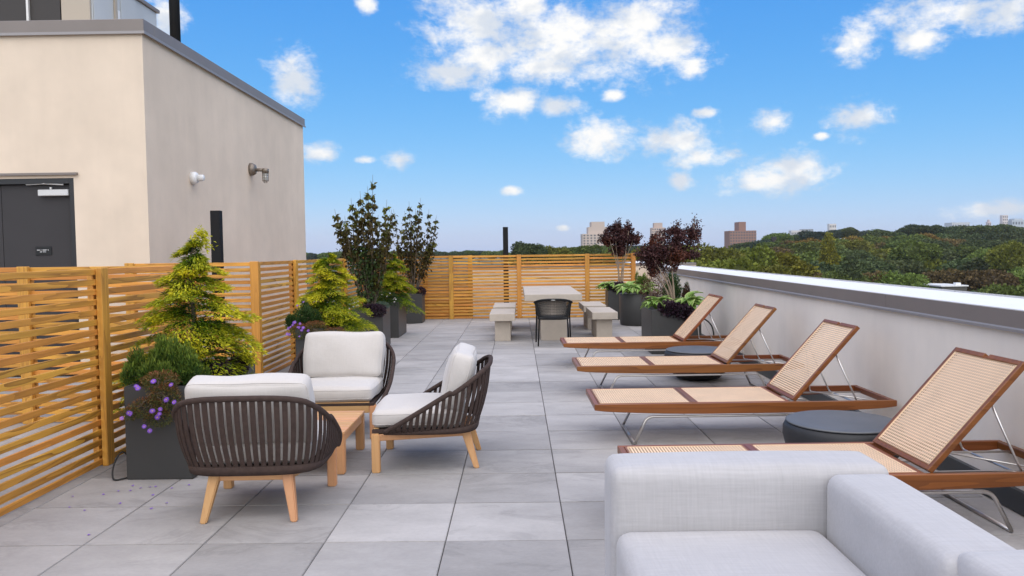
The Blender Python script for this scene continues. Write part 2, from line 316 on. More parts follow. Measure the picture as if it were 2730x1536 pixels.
CEDP = wood('cedar_post', (.62,.29,.05), (.26,.10,.02), 2, .55, rnd=.08, amt=.45)
TEAKX = wood('teak_long', (.62,.345,.16), (.40,.19,.075), 0, .5, rnd=.05, amt=.25)
TEAKZ = wood('teak_leg', (.60,.33,.15), (.38,.18,.07), 2, .5, rnd=.05, amt=.25)
MAHX = wood('mahogany_long', (.25,.078,.018), (.09,.026,.007), 0, .4, coat=.12, rnd=.05, amt=.5, ring=6, spec=.4)
MAHY = wood('mahogany_cross', (.22,.068,.017), (.08,.024,.007), 1, .4, coat=.12, rnd=.05, amt=.5, ring=6, spec=.4)
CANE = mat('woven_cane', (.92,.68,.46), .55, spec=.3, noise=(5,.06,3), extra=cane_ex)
SPLINE = mat('cane_spline', (.72,.52,.34), .6)
STEEL = mat('brushed_steel', (.60,.57,.55), .28, metal=1)
ROPE = mat('brown_rope', (.052,.034,.029), .85, spec=.25, noise=(40,.2,3), bump=(420,.5,.002))
CUSH = fabric('cushion_fabric', (.54,.505,.48), slub=.03)
SOFAM = fabric('sofa_fabric', (.42,.405,.41), sc=120, slub=.055)
PLAN = mat('planter_metal', (.050,.050,.050), .45, spec=.3, noise=(2,.08,3))
SOIL = mat('soil', (.03,.02,.014), .95, noise=(30,.4,4))
CONC = mat('cast_concrete', (.46,.40,.34), .8, spec=.3, noise=((3,.07,5),(18,.04,3)), bump=(120,.2,.002))
BLACKM = mat('black_metal', (.010,.010,.011), .6, spec=.2)
BLACKR = mat('black_rope', (.010,.010,.011), .7)
DOORM = mat('charcoal_paint', (.046,.043,.045), .55, spec=.25, noise=(1.5,.05,2))
SIGNM = mat('black_plate', (.008,.008,.008), .35)
WHITEM = mat('white_plastic', (.75,.75,.75), .4)
SILV = mat('silver_metal', (.62,.61,.60), .4, metal=.35)
BRONZE = mat('bronze_fixture', (.24,.20,.165), .45, metal=.6)
GLASS = mat('frosted_glass', (.5,.5,.48), .3)
POUF = mat('charcoal_stone', (.105,.108,.115), .5, noise=(4,.1,3))
POUFB = mat('charcoal_stone_side', (.022,.022,.024), .6, noise=(6,.15,3))
BARK = mat('bark', (.11,.085,.06), .9, noise=(12,.3,4), bump=(40,.6,.01))
PALEBARK = mat('pale_bark', (.27,.20,.145), .85, noise=(12,.25,4))
CABLE = mat('black_cable', (.008,.008,.008), .5)
HVL = mat('hvac_grey', (.50,.52,.53), .5, noise=(2,.04,3)); HVT = mat('hvac_tan', (.42,.36,.29), .5); HVD = mat('hvac_dark', (.035,.030,.028), .6)
F_CYP = foliage('golden_cypress_leaf', (.075,.18,.012), tip=(.72,.64,.025), var=.3, trans=.38)
F_DKG = foliage('dark_evergreen_leaf', (.030,.070,.018), tip=(.15,.21,.03), var=.35)
F_DWF = foliage('dwarf_conifer_leaf', (.050,.105,.018), tip=(.24,.31,.04), var=.4, trans=.3)
F_AST = foliage('aster_foliage', (.09,.10,.025), tip=(.24,.075,.03), var=.4)
F_TALL = foliage('hanging_leaf', (.075,.055,.016), tip=(.24,.32,.04), var=.6, trans=.38)
F_VINE = foliage('broad_green_leaf', (.045,.075,.022), tip=(.08,.12,.03), var=.4)
F_MAP = foliage('maple_leaf', (.058,.022,.022), tip=(.19,.055,.02), var=.45, trans=.2)
F_HEU = foliage('heuchera_leaf', (.030,.016,.026), tip=(.06,.03,.05), var=.35, trans=.1)
F_HOS = foliage('hosta_leaf', (.15,.30,.045), tip=(.55,.62,.26), var=.2, sc=20)
F_BRN = foliage('brown_shrub_leaf', (.075,.035,.022), tip=(.16,.09,.05), var=.5)
F_SAGE = foliage('grey_green_leaf', (.10,.15,.10), tip=(.2,.26,.18), var=.3)
F_FAR = foliage('park_foliage', (.05,.07,.02), var=.26, sc=.25, trans=.15, objcol=True, rough=.8)
PETAL = mat('purple_petal', (.22,.075,.55), .6, rnd=.2)
PETALW = mat('white_petal', (.75,.7,.75), .6)
PCEN = mat('flower_centre', (.5,.33,.03), .7)

# ------------------------------------------------------------------ ground far below, roof slab
def terr(x, y):
    r = math.hypot(x, y)
    s = x/max(y, 1)
    right = 1/(1+math.exp(-max(-30, min(30, (s-.26)*16)))) if y > 0 else 0
    h = -19 + right*min(max(r-120, 0)/300, 1)**1.2*14.5*max(0, min(1, (x-40)/60))
    if r > 520: h = h*max(0, 1-(r-520)/500) + -19*min(1, (r-520)/500)
    return h
xs = [-2600,-1500,-900,-600] + list(range(-480, 521, 20)) + [600,800,1200,2000,2600]
ys = [-800,-300,-100] + list(range(0, 621, 20)) + [700,850,1000,1400,2000,3000,5000]
v = [(x, y, terr(x, y)) for y in ys for x in xs]; nx = len(xs)
f = [(j*nx+i, j*nx+i+1, (j+1)*nx+i+1, (j+1)*nx+i) for j in range(len(ys)-1) for i in range(nx-1)]
GR = mat('park_ground', (.045,.055,.02), .95, noise=((.05,.4,5),(.6,.2,4)))
MB().add(v, f).obj('ground', GR, smooth=True, kind='structure')
slab = MB(); slab.box(-16, 3.25, -6, 24, -19.0, -.062)
slab.obj('roof_slab', mat('building_body', (.42,.38,.34), .9), kind='structure')
# ------------------------------------------------------------------ pavers
floor = empty('terrace_floor', (0, 0, 0), kind='structure')
rng = random.Random(1)
G0x, G0y, T = .22888, 3.95188, .61
pm = MB().box(-T/2+.0025, T/2-.0025, -T/2+.0025, T/2-.0025, -.05, 0).mesh('paver', PAVE, bevel=.003, seg=2)
edge_l = MB().box(-.14, .14, -T/2+.0025, T/2-.0025, -.05, 0).mesh('paver_cut', PAVE, bevel=.003)
cols = range(-5, 4); rows = range(-4, 26)
count = 0
for j in rows:
    for i in cols:
        o = inst('paver', pm, floor, (G0x+(i+.5)*T, G0y+(j+.5)*T, rng.uniform(-.0012, .0012)), (rng.uniform(-.0018, .0018), rng.uniform(-.0018, .0018), 0)); count += 1
rest = MB()
for j in range(-4, 34):
    for i in list(range(-14, -5))+[4]+(list(cols) if j > 25 else []):
        x0, x1 = G0x+i*T+.0025, G0x+(i+1)*T-.0025
        if i == 4: x0, x1 = G0x+i*T+.0025, min(2.60+.03*(G0y+j*T-4.6), G0x+4.98*T)
        y0 = G0y+j*T
        z = rng.uniform(-.001, .001)
        if x1-x0 > .02: rest.box(x0, x1, y0+.0025, y0+T-.0025, -.05+z, z)
rest.obj('paver_field', PAVE, floor, kind='stuff', bevel=.003)
# ------------------------------------------------------------------ right parapet wall
AW = .02                                # the parapet runs a little off the paving grid
par = empty('parapet_wall', (2.82, 4.46, 0), -math.atan(AW), label='long pale rendered parapet wall with metal coping behind the row of sun loungers', cat='wall')
y0, y1 = -7, 22
MB().box(0, .46, y0, y1, -.06, .975).obj('wall', PARA, par)
cp = MB()
prof = [(-.022,.972),(-.022,1.080),(.20,1.083),(.50,1.084),(.50,.99),(.462,.99),(.462,1.0),(-.004,1.0),(-.004,.972)]
seglen = 2.9
k = 0; yy = y0
cop = []
while yy < y1:
    e = min(yy+seglen, y1); m = MB(); n = len(prof)
    vs = [(p[0], yy+.002, p[1]) for p in prof]+[(p[0], e-.002, p[1]) for p in prof]
    fs = [(i, (i+1) % n, n+(i+1) % n, n+i) for i in range(n)]+[tuple(reversed(range(n))), tuple(range(n, 2*n))]
    m.add(vs, fs).obj('coping', COPE, par)
    q = [(-.0215, yy+.002, 1.0805), (.20, yy+.002, 1.084), (.502, yy+.002, 1.0865), (.502, yy+.002, 1.10)]; q += [(a, e-.002, c) for a, b, c in q]
    q2 = [(a, b, c+.006) for a, b, c in q]
    MB().add(q+q2, [(8,9,13,12),(9,10,14,13),(10,11,15,14),(1,0,4,5),(2,1,5,6),(3,2,6,7),(0,1,9,8),(1,2,10,9),(2,3,11,10),(5,4,12,13),(6,5,13,14),(7,6,14,15),(4,0,8,12),(3,7,15,11)]).obj('coping_top', TOPM, par); yy = e
lip = MB(); lip.add([(-.036, y0, .958),(-.036, y0, .974),(-.022, y0, .982),(-.018, y0, .962),(-.036, y1, .958),(-.036, y1, .974),(-.022, y1, .982),(-.018, y1, .962)], [(0,1,5,4),(1,2,6,5),(2,3,7,6),(3,0,4,7),(0,3,2,1),(4,5,6,7)])
lip.obj('drip_edge', LIP, par)
MB().box(-.03, 0, y0, y1, -.055, .07).obj('base_flashing', mat('flashing', (.06,.065,.07), .5), par)
# ------------------------------------------------------------------ bulkhead building with door
bh = empty('stair_bulkhead', (-4.428, 9.6, 0), 0, label='beige rendered rooftop bulkhead with taupe metal coping and charcoal door', cat='building')
XR, YD, YB, XL, HT = 0, 0, 7.13, -7.5, 4.11
DL, DR, DT = -2.70, -.885, 2.405         # door opening (local x)
w = MB(); w.box(DR, XR, 0, YB, 0, HT); w.box(XL, DL, 0, YB, 0, HT); w.box(DL, DR, 0, YB, DT, HT); w.box(DL, DR, .14, YB, 0, DT)
w.obj('wall', STUC, bh)
c = MB(); c.box(XL, XR+.035, -.035, .25, HT, HT+.155); c.box(XR-.25, XR+.035, .25, YB+.035, HT, HT+.155); c.box(XL, XR-.25, YB-.25, YB+.035, HT, HT+.155)
c.obj('coping', COPE, bh, bevel=.004)
c = MB(); c.box(XL, XR+.048, -.048, -.036, HT-.02, HT+.012); c.box(XR+.036, XR+.048, -.036, YB+.048, HT-.02, HT+.012)
c.obj('drip_edge', LIP, bh)
MB().box(DL-.05, DR+.06, -.045, -.002, DT+.035, DT+.062).obj('door_drip_cap', COPE, bh)
door = MB().box(DL+.9, DR-.06, .06, .10, .02, DT-.07).obj('door', DOORM, bh, bevel=.003)
MB().box(DL+.05, DL+.895, .06, .10, .02, DT-.07).obj('door', DOORM, bh, bevel=.003)
fr = MB(); fr.box(DR-.055, DR-.001, .0, .139, 0, DT-.001); fr.box(DL+.001, DL+.045, .0, .139, 0, DT-.001); fr.box(DL+.046, DR-.056, .0, .139, DT-.065, DT-.001)
fr.obj('door_frame', mat('black_frame', (.02,.02,.022), .4), bh, bevel=.002)
cl = MB().box(-1.32, -.955, -.01, .058, 2.195, 2.27).obj('closer_box', SILV, door, bevel=.006)
MB().tube([(-1.47,.02,2.335),(-1.25,.01,2.345),(-1.02,.02,2.33)], .011, 8).tube([(-1.18,.03,2.27),(-1.18,.03,2.30)], .014, 8).obj('closer_arm', SILV, door, smooth=True)
sg = MB().box(-1.41, -1.215, .05, .058, 1.485, 1.59).obj('sign_plate', SIGNM, door, bevel=.002)
rng = random.Random(5)
lt = MB()
def strokes(x, z, w_, h_):
    k = rng.choice('EHNTUOIRS')
    t_ = w_*.26; y_ = (.0465, .0495)
    def b(a0, a1, c0, c1): lt.box(x+a0*w_, x+a1*w_, y_[0], y_[1], z+c0*h_, z+c1*h_)
    if k in 'EHNURI': b(0, .26, 0, 1)
    if k in 'HNUO': b(.6, .86, 0, 1)
    if k in 'O': b(0, .26, 0, 1)
    if k in 'EORT S': b(0, .86, .78, 1)
    if k in 'EOUS': b(0, .86, 0, .22)
    if k in 'EHRSN': b(.1, .8, .4, .6)
    if k == 'T': b(.3, .56, 0, 1)
for (x0, n_, z) in ((-1.388, 16, 1.540), (-1.352, 8, 1.518)):
    for i in range(n_):
        if i in ((4, 6, 13) if n_ == 16 else (3,)): continue
        strokes(x0+i*.0092, z, .0088, .0125)
lt.obj('lettering', WHITEM, door)
# horn and caged lamp on the right wall: things fixed to it
hn = empty('wall_horn', (-4.428, 10.93, 2.512), 0, label='small round white horn strobe on the right hand wall of the beige bulkhead', cat='alarm')
MB().lathe([(.085,0),(.085,.05),(.07,.075),(.055,.08)], 28).obj('base', WHITEM, hn, smooth=True, rot=(0, PI/2, 0))
MB().lathe([(.045,.075),(.045,.15),(.038,.163),(.001,.165)], 24).obj('strobe', WHITEM, hn, smooth=True, rot=(0, PI/2, 0))
lm = empty('caged_wall_lamp', (-4.428, 13.35, 2.875), 0, label='bronze wall lamp with a wire cage jar near the far corner of the bulkhead wall', cat='lamp')
MB().lathe([(.105,0),(.105,.04),(.08,.085),(.05,.095)], 28).obj('base', BRONZE, lm, smooth=True, rot=(0, PI/2, 0))
MB().tube([(.08,0,-.01),(.24,0,-.012)], .028, 12).lathe([(.056,-.055),(.058,.015),(.045,.022)], 20, cx=.25, z0=-.01).obj('arm', BRONZE, lm, smooth=True)
MB().lathe([(.042,-.06),(.042,-.17),(.03,-.20),(.001,-.21)], 20, cx=.25).obj('glass_jar', GLASS, lm, smooth=True)
cg = MB()
for k in range(8):
    a = k*PI/4; cg.tube([(.25+.05*math.cos(a), .05*math.sin(a), -.06),(.25+.05*math.cos(a), .05*math.sin(a), -.19),(.25+.02*math.cos(a), .02*math.sin(a), -.228)], .003, 5)
for z in (-.10, -.145, -.19): cg.tube([(.25+.051*math.cos(a*PI/8), .051*math.sin(a*PI/8), z) for a in range(16)], .003, 5, closed=True)
cg.obj('cage', BRONZE, lm)
# rooftop unit and pipe above the bulkhead
hv = empty('rooftop_air_unit', (-5.75, 11.0, 4.12), 0, label='large pale grey air handling unit with dark intake standing on the bulkhead roof', cat='air conditioner')
MB().box(-3.6, 0, .02, 2.0, .15, 1.24).obj('housing', HVL, hv, bevel=.01)
MB().box(-3.2, -.42, -.02, .015, .2, 1.2).obj('intake_hood', HVD, hv)
MB().box(-.40, -.01, -.03, .012, .2, 1.2).obj('access_panel', HVT, hv, bevel=.004)
MB().box(.003, .012, .04, .42, .2, 1.2).obj('side_panel', HVL, hv, bevel=.002)
MB().box(.003, .012, .80, 1.28, .2, 1.2).obj('side_panel', HVL, hv, bevel=.002)
MB().box(.003, .03, .60, .66, .2, 1.2).obj('trim_strip', HVT, hv)
MB().box(-.86, -.83, -.06, -.022, .2, 1.2).obj('intake_divider', SILV, hv)
MB().box(.003, .014, .70, .77, .66, .9).obj('label_plate', WHITEM, hv)
MB().box(-.02, .035, .0, 2.04, 1.242, 1.29).obj('roof_rail', COPE, hv)
MB().box(.003, .02, 1.36, 1.7, .3, .66).obj('louvre', BLACKM, hv)
MB().tube([(0,0,0),(0,0,3.2)], .075, 20).obj('vent_pipe', BLACKM, None, smooth=True, loc=(-5.04, 12.0, 4.0), label='thick black vent pipe rising from the bulkhead roof against the sky', cat='pipe')
# ------------------------------------------------------------------ black posts
pm_ = MB().box(-.058, .058, -.05, .05, 0, 2.0).mesh('lamp_post', BLACKM, bevel=.004)
inst('lamp_post', pm_, None, (-3.685, 9.8, 0), label='square black post standing against the bulkhead wall behind the cedar fence', cat='post', group='square black posts')
inst('lamp_post', pm_, None, (-.262, 18.0, 0), label='square black post beyond the far cedar fence rising against the treeline', cat='post', group='square black posts')
# ------------------------------------------------------------------ fences
SH, SPc, FH = .042, .0695, 1.372
slat_cache = {}
def slat_mesh(Lg):
    k = round(Lg, 3)
    if k not in slat_cache: slat_cache[k] = MB().box(0, Lg, -.009, .009, -SH/2, SH/2).mesh('slat', CEDS, bevel=.003)
    return slat_cache[k]
post_m = None
frg = random.Random(11)
def fence(label, p0, p1, bays, face=1, first=True, last=True, back=True):
    """p0->p1 line on the slat plane, bays = distances along it; face = +1 posts stand on the left-hand side of p0->p1"""
    p0, p1 = Vector((*p0, 0)), Vector((*p1, 0)); d = (p1-p0); Lt = d.length; ang = math.atan2(d.y, d.x)
    root = empty('slat_fence', p0, ang, label=label, cat='fence', group='cedar slat fences')
    xs_ = [0]+list(bays)+[Lt]
    for a, b in zip(xs_[:-1], xs_[1:]):
        me = slat_mesh(b-a-.006)
        n = 20
        for k in range(n):
            z = FH-SH/2-.002-k*SPc
            inst('slat', me, root, (a+.003, frg.uniform(-.0015, .0015), z+frg.uniform(-.0015, .0015)), (frg.uniform(-.012, .012), frg.uniform(-.0006, .0006), 0))
    for i, x in enumerate(xs_):
        if (i == 0 and not first) or (i == len(xs_)-1 and not last): continue
        m = MB().box(-.048, .048, .0105*face if face > 0 else -.052, .052 if face > 0 else -.0105, 0, FH+.006)
        m.obj('post', CEDP, root, bevel=.004, loc=(x, 0, 0))
        if back:
            m = MB().box(-.044, .044, -.052 if face > 0 else .0105, -.0105 if face > 0 else .052, 0, FH-.004)
            m.obj('batten', CEDP, root, bevel=.003, loc=(x+.0, 0, 0))
# A: left run towards the camera; runs away along +Y, visible side is +X (right-hand side of travel)
XA = -2.915; XB = -3.0
fence('cedar slat fence nearest the camera along the left edge of the terrace', (XA, 1.9), (XA, 6.9), [1.85, 3.62], face=-1)
fence('cedar slat fence crossing behind the left run in front of the dark door', (-8.2, 6.95), (XA-.06, 6.95), [1.75, 3.9], face=-1, last=False)
fence('cedar slat fence across the far side of the door passage beside the bright corner post', (-4.43, 9.12), (XB, 9.12), [.68], face=-1, last=True)
fence('cedar slat fence behind the left row of planters running to the far end', (XB, 9.18), (XB, 17.25), [1.49, 3.03, 4.57, 6.1], face=-1, first=False)
fence('cedar slat fence closing the far end of the terrace behind the dining table', (XB, 17.3), (2.50, 17.3), [1.56, 3.03, 4.505], face=-1, first=True, last=True)
fence('second cedar slat fence just beyond the left half of the far fence', (XB, 17.75), (-1.05, 17.75), [.95], face=-1)
# pale wall beyond the far fence
bw = empty('far_parapet', (-1.05, 18.6, 0), 0, label='pale rendered parapet wall seen through the gaps of the far cedar fence', cat='wall')
MB().box(0, 5.2, 0, .3, -.06, 1.08).obj('wall', STUC, bw)
MB().box(-.02, 5.2, -.025, .325, 1.08, 1.13).obj('coping', COPE, bw)

# ------------------------------------------------------------------ cushions / soft boxes
def soft_box(w, d, h, r, n=14, puff=(0, 0, 0), seed=0, wr=.0, seam=None, seam_z=False):
    """rounded cushion centred on x,y with base z=0; puff = extra bulge along x,y,z faces"""
    rg = np.random.RandomState(seed)
    vs = {}; V = []; Fc = []
    def vid(a, b, c):
        k = (round(a, 4), round(b, 4), round(c, 4))
        if k not in vs: vs[k] = len(V); V.append(k)
        return vs[k]
    for ax in range(3):
        for sgn in (-1, 1):
            for i in range(n):
                for j in range(n):
                    q = []
                    for (a, b) in ((i, j), (i+1, j), (i+1, j+1), (i, j+1)):
                        # denser near edges
                        u = math.sin((a/n-.5)*PI); t = math.sin((b/n-.5)*PI)
                        p = [0, 0, 0]; p[ax] = sgn; p[(ax+1) % 3] = u; p[(ax+2) % 3] = t
                        q.append(vid(*p))
                    Fc.append(tuple(q) if sgn > 0 else tuple(reversed(q)))
    V = np.array(V); nV = len(V)
    if seam is not None:                  # points of a seam loop round the thin sides, at depth 'seam' along y
        ln_ = np.linspace(-1, 1, 25); s_ = [(u, seam, 1) for u in ln_]+[(1, seam, -u) for u in ln_[1:]]+[(-u, seam, -1) for u in ln_[1:]]+[(-1, seam, u) for u in ln_[1:-1]]
        if seam_z: s_ = [(a_, -c_, b_) for a_, b_, c_ in s_]
        V = np.concatenate([V, np.array(s_)])
    H = np.array([w/2, d/2, h/2])
    P = V*H; Q = np.clip(P, -(H-r), H-r); Dd = P-Q; ln = np.linalg.norm(Dd, axis=1); ln[ln == 0] = 1
    mx_ = np.max(np.abs(Dd), axis=1)
    P = Q+Dd/ln[:, None]*np.minimum(r, np.where(mx_ > 0, r, 0))[:, None]
    for ax in range(3):
        o = [a for a in range(3) if a != ax]
        bul = (1-V[:, o[0]]**2)*(1-V[:, o[1]]**2)
        P[:, ax] += np.sign(V[:, ax])*(np.abs(V[:, ax]) > .999)*0 + V[:, ax]*puff[ax]*bul
    if wr:
        for k in range(10):
            dr = rg.normal(size=3); dr /= np.linalg.norm(dr); fq = rg.uniform(9, 30)
            P += (np.sin(P @ dr*fq+rg.uniform(0, 6))*wr/3)[:, None]*V
    P[:, 2] += h/2
    if seam is not None: return P[:nV].tolist(), Fc, P[nV:].tolist()
    return P.tolist(), Fc
def soft(name, m, parent, w, d, h, r, loc, rot=(0, 0, 0), puff=(0, 0, 0), seed=0, wr=0, n=14, seams=(), seam_z=False, **kw):
    vs, fs = soft_box(w, d, h, r, n, puff, seed, wr)
    o = MB().add(vs, fs).obj(name, m, parent, smooth=True, loc=loc, rot=rot, **kw)
    for s in seams:
        loop = soft_box(w, d, h, r, n, puff, seed, wr, seam=s, seam_z=seam_z)[2]
        MB().tube(loop, .0028, 6, closed=True).obj('piping', m, o, smooth=True)
    return o
def rrect(w, d, r, z, n=5):
    out = []
    for cx, cy, a0 in ((w/2-r, d/2-r, 0), (-w/2+r, d/2-r, PI/2), (-w/2+r, -d/2+r, PI), (w/2-r, -d/2+r, 1.5*PI)):
        for k in range(n+1): a = a0+k/n*PI/2; out.append((cx+r*math.cos(a), cy+r*math.sin(a), z))
    return out
# ------------------------------------------------------------------ rope lounge chairs
def plan(a, b, af, yf, n=160, ex_=4.2):
    pts = []
    m = 30
    for k in range(m): t = k/m; y = yf*(1-t); pts.append((-(af+(a-af)*math.sin(t*PI/2)), y))
    for k in range(n+1):
        ph = PI*k/n; cx = -math.cos(ph); sy = math.sin(ph)
        pts.append((a*math.copysign(abs(cx)**(2/ex_), cx), -b*abs(sy)**(2/ex_)))
    for k in range(m-1, -1, -1): t = k/m; y = yf*(1-t); pts.append(((af+(a-af)*math.sin(t*PI/2)), y))
    # resample by arc length
    d = [0]
    for p, q in zip(pts[:-1], pts[1:]): d.append(d[-1]+math.hypot(q[0]-p[0], q[1]-p[1]))
    tot = d[-1]
    def f(u):
        s = u*tot
        lo = max(0, min(len(d)-2, int(np.searchsorted(d, s))-1))
        t = (s-d[lo])/max(1e-9, d[lo+1]-d[lo]); return (pts[lo][0]*(1-t)+pts[lo+1][0]*t, pts[lo][1]*(1-t)+pts[lo+1][1]*t)
    return f
def make_lounge_chair(label):
    t = empty('lounge_chair', label=label, cat='armchair', group='brown rope lounge chairs round the low teak table')
    # teak frame
    for sx in (-1, 1):
        MB().box(sx*.322-.027, sx*.322+.027, .29, .344, 0, .262).obj('leg', TEAKZ, t, bevel=.006, seg=2)
        MB().frustum((sx*.245, -.345, 0), (sx*.195, -.265, .262), .036, .062).obj('leg', TEAKZ, t, bevel=.006, seg=2)
        m = MB(); T_ = Matrix.Translation((sx*.322, .3, .235)) @ Matrix.Rotation(-math.atan2(.127*sx, .60), 4, 'Z') ; m.box(-.02, .02, -.60, 0, -.022, .022, T_)
        m.obj('side_rail', TEAKZ, t, bevel=.004)
    MB().box(-.294, .294, .300, .338, .205, .29).obj('front_rail', TEAKX, t, bevel=.004)
    MB().box(-.19, .19, -.285, -.25, .213, .257).obj('rear_rail', TEAKX, t, bevel=.004)
    MB().box(-.33, .33, -.26, .34, .263, .285).obj('seat_deck', ROPE, t)
    rim = plan(.425, .445, .375, .255, ex_=3.8); base = plan(.362, .345, .35, .245, ex_=4.0)
    def rz(y): return .275+max(0, min(.425, (.255-y)*.60))
    def R_(u): x, y = rim(u); return Vector((x, y, rz(y) - .02*max(0, abs(x)-.33)/.1*(1 if y < -.2 else 0)))
    def B_(u): x, y = base(u); return Vector((x, y, .262))
    MB().tube([R_(i/96) for i in range(97)], .016, 10).obj('rim', ROPE, t, smooth=True)
    bb = MB()
    n = 96
    vs = []
    for i in range(n+1):
        p = B_(i/n); q = p.lerp(R_(i/n), .11); o = Vector((p.x, p.y, 0)).normalized()*.012
        vs += [tuple(p+o-Vector((0,0,.004))), tuple(q+o+Vector((0,0,.0))), tuple(q-o), tuple(p-o-Vector((0,0,.004)))]
    fs = []
    for i in range(n):
        for k in range(4): fs.append((i*4+k, i*4+(k+1) % 4, i*4+4+(k+1) % 4, i*4+4+k))
    fs += [(0,3,2,1), (n*4, n*4+1, n*4+2, n*4+3)]
    bb.add(vs, fs).obj('base_band', ROPE, t, smooth=True)
    ns = 46
    for i in range(ns):
        u = .035+.93*i/(ns-1); p = B_(u); q = R_(u)
        if q.z-p.z < .035: continue
        tan = (R_(min(1, u+.004))-R_(max(0, u-.004))).normalized(); tb = (B_(min(1, u+.004))-B_(max(0, u-.004))).normalized()
        vs = []; m_ = 6
        for k in range(m_+1):
            s = k/m_; c_ = p.lerp(q, s); nrm = Vector((c_.x, c_.y+.02, 0)).normalized(); c_ += nrm*.020*math.sin(s*PI)
            tt = tb.lerp(tan, s).normalized(); wd = (.0125*(1-s)+.0148*s); nn = tt.cross(Vector((0, 0, 1))).normalized()*.003
            vs += [tuple(c_-tt*wd-nn), tuple(c_+tt*wd-nn), tuple(c_+tt*wd+nn), tuple(c_-tt*wd+nn)]
        fs = [(k*4+a, k*4+(a+1) % 4, k*4+4+(a+1) % 4, k*4+4+a) for k in range(m_) for a in range(4)]
        MB().add(vs, fs).obj('strap', ROPE, t)
    # cushions
    soft('seat_cushion', CUSH, t, .64, .59, .128, .042, (0, .05, .287), puff=(.01, .012, .012), seed=1, wr=.003, seams=(.55, -.55), seam_z=True)
    soft('back_cushion', CUSH, t, .655, .15, .385, .038, (0, -.165, .405), rot=(rad(17), 0, 0), puff=(.008, .026, .012), seed=2, wr=.006, seams=(-.75, .75))
    return t
ch1 = make_lounge_chair('brown rope lounge chair seen from behind, nearest the camera')
ch1.location = (-1.49, 4.615, 0); ch1.rotation_euler = (0, 0, rad(2.0))
def place_copy(src, label, loc, rz):
    c_ = copy_tree(src); c_['label'] = label; c_.location = loc; c_.rotation_euler = (0, 0, rz); return c_
place_copy(ch1, 'brown rope lounge chair facing the camera beyond the low table, thick pillow upright', (-1.475, 6.52, 0), rad(181))
place_copy(ch1, 'brown rope lounge chair seen from its side, facing left on open pavers', (-.642, 5.555, 0), rad(91))
# low teak table
tb = empty('low_table', (-1.52, 5.54, 0), label='low slatted teak table between the three rope lounge chairs', cat='table')
for sx in (-1, 1):
    for sy in (-1, 1): MB().frustum((sx*.335, sy*.325, 0), (sx*.335, sy*.325, .262), .058, .062).obj('leg', TEAKZ, tb, bevel=.006, seg=2)
for s in (-1, 1):
    MB().box(-.304, .304, s*.336-.02, s*.336+.02, .205, .26).obj('apron', TEAKX, tb, bevel=.003)
    MB().box(s*.336-.02, s*.336+.02, -.293, .293, .205, .26).obj('apron', TEAKX, tb, bevel=.003)
for k in range(9): MB().box(-.368, .368, -.036, .036, .262, .284).obj('slat', TEAKX, tb, bevel=.003, loc=(0, -.316+k*.079, 0))
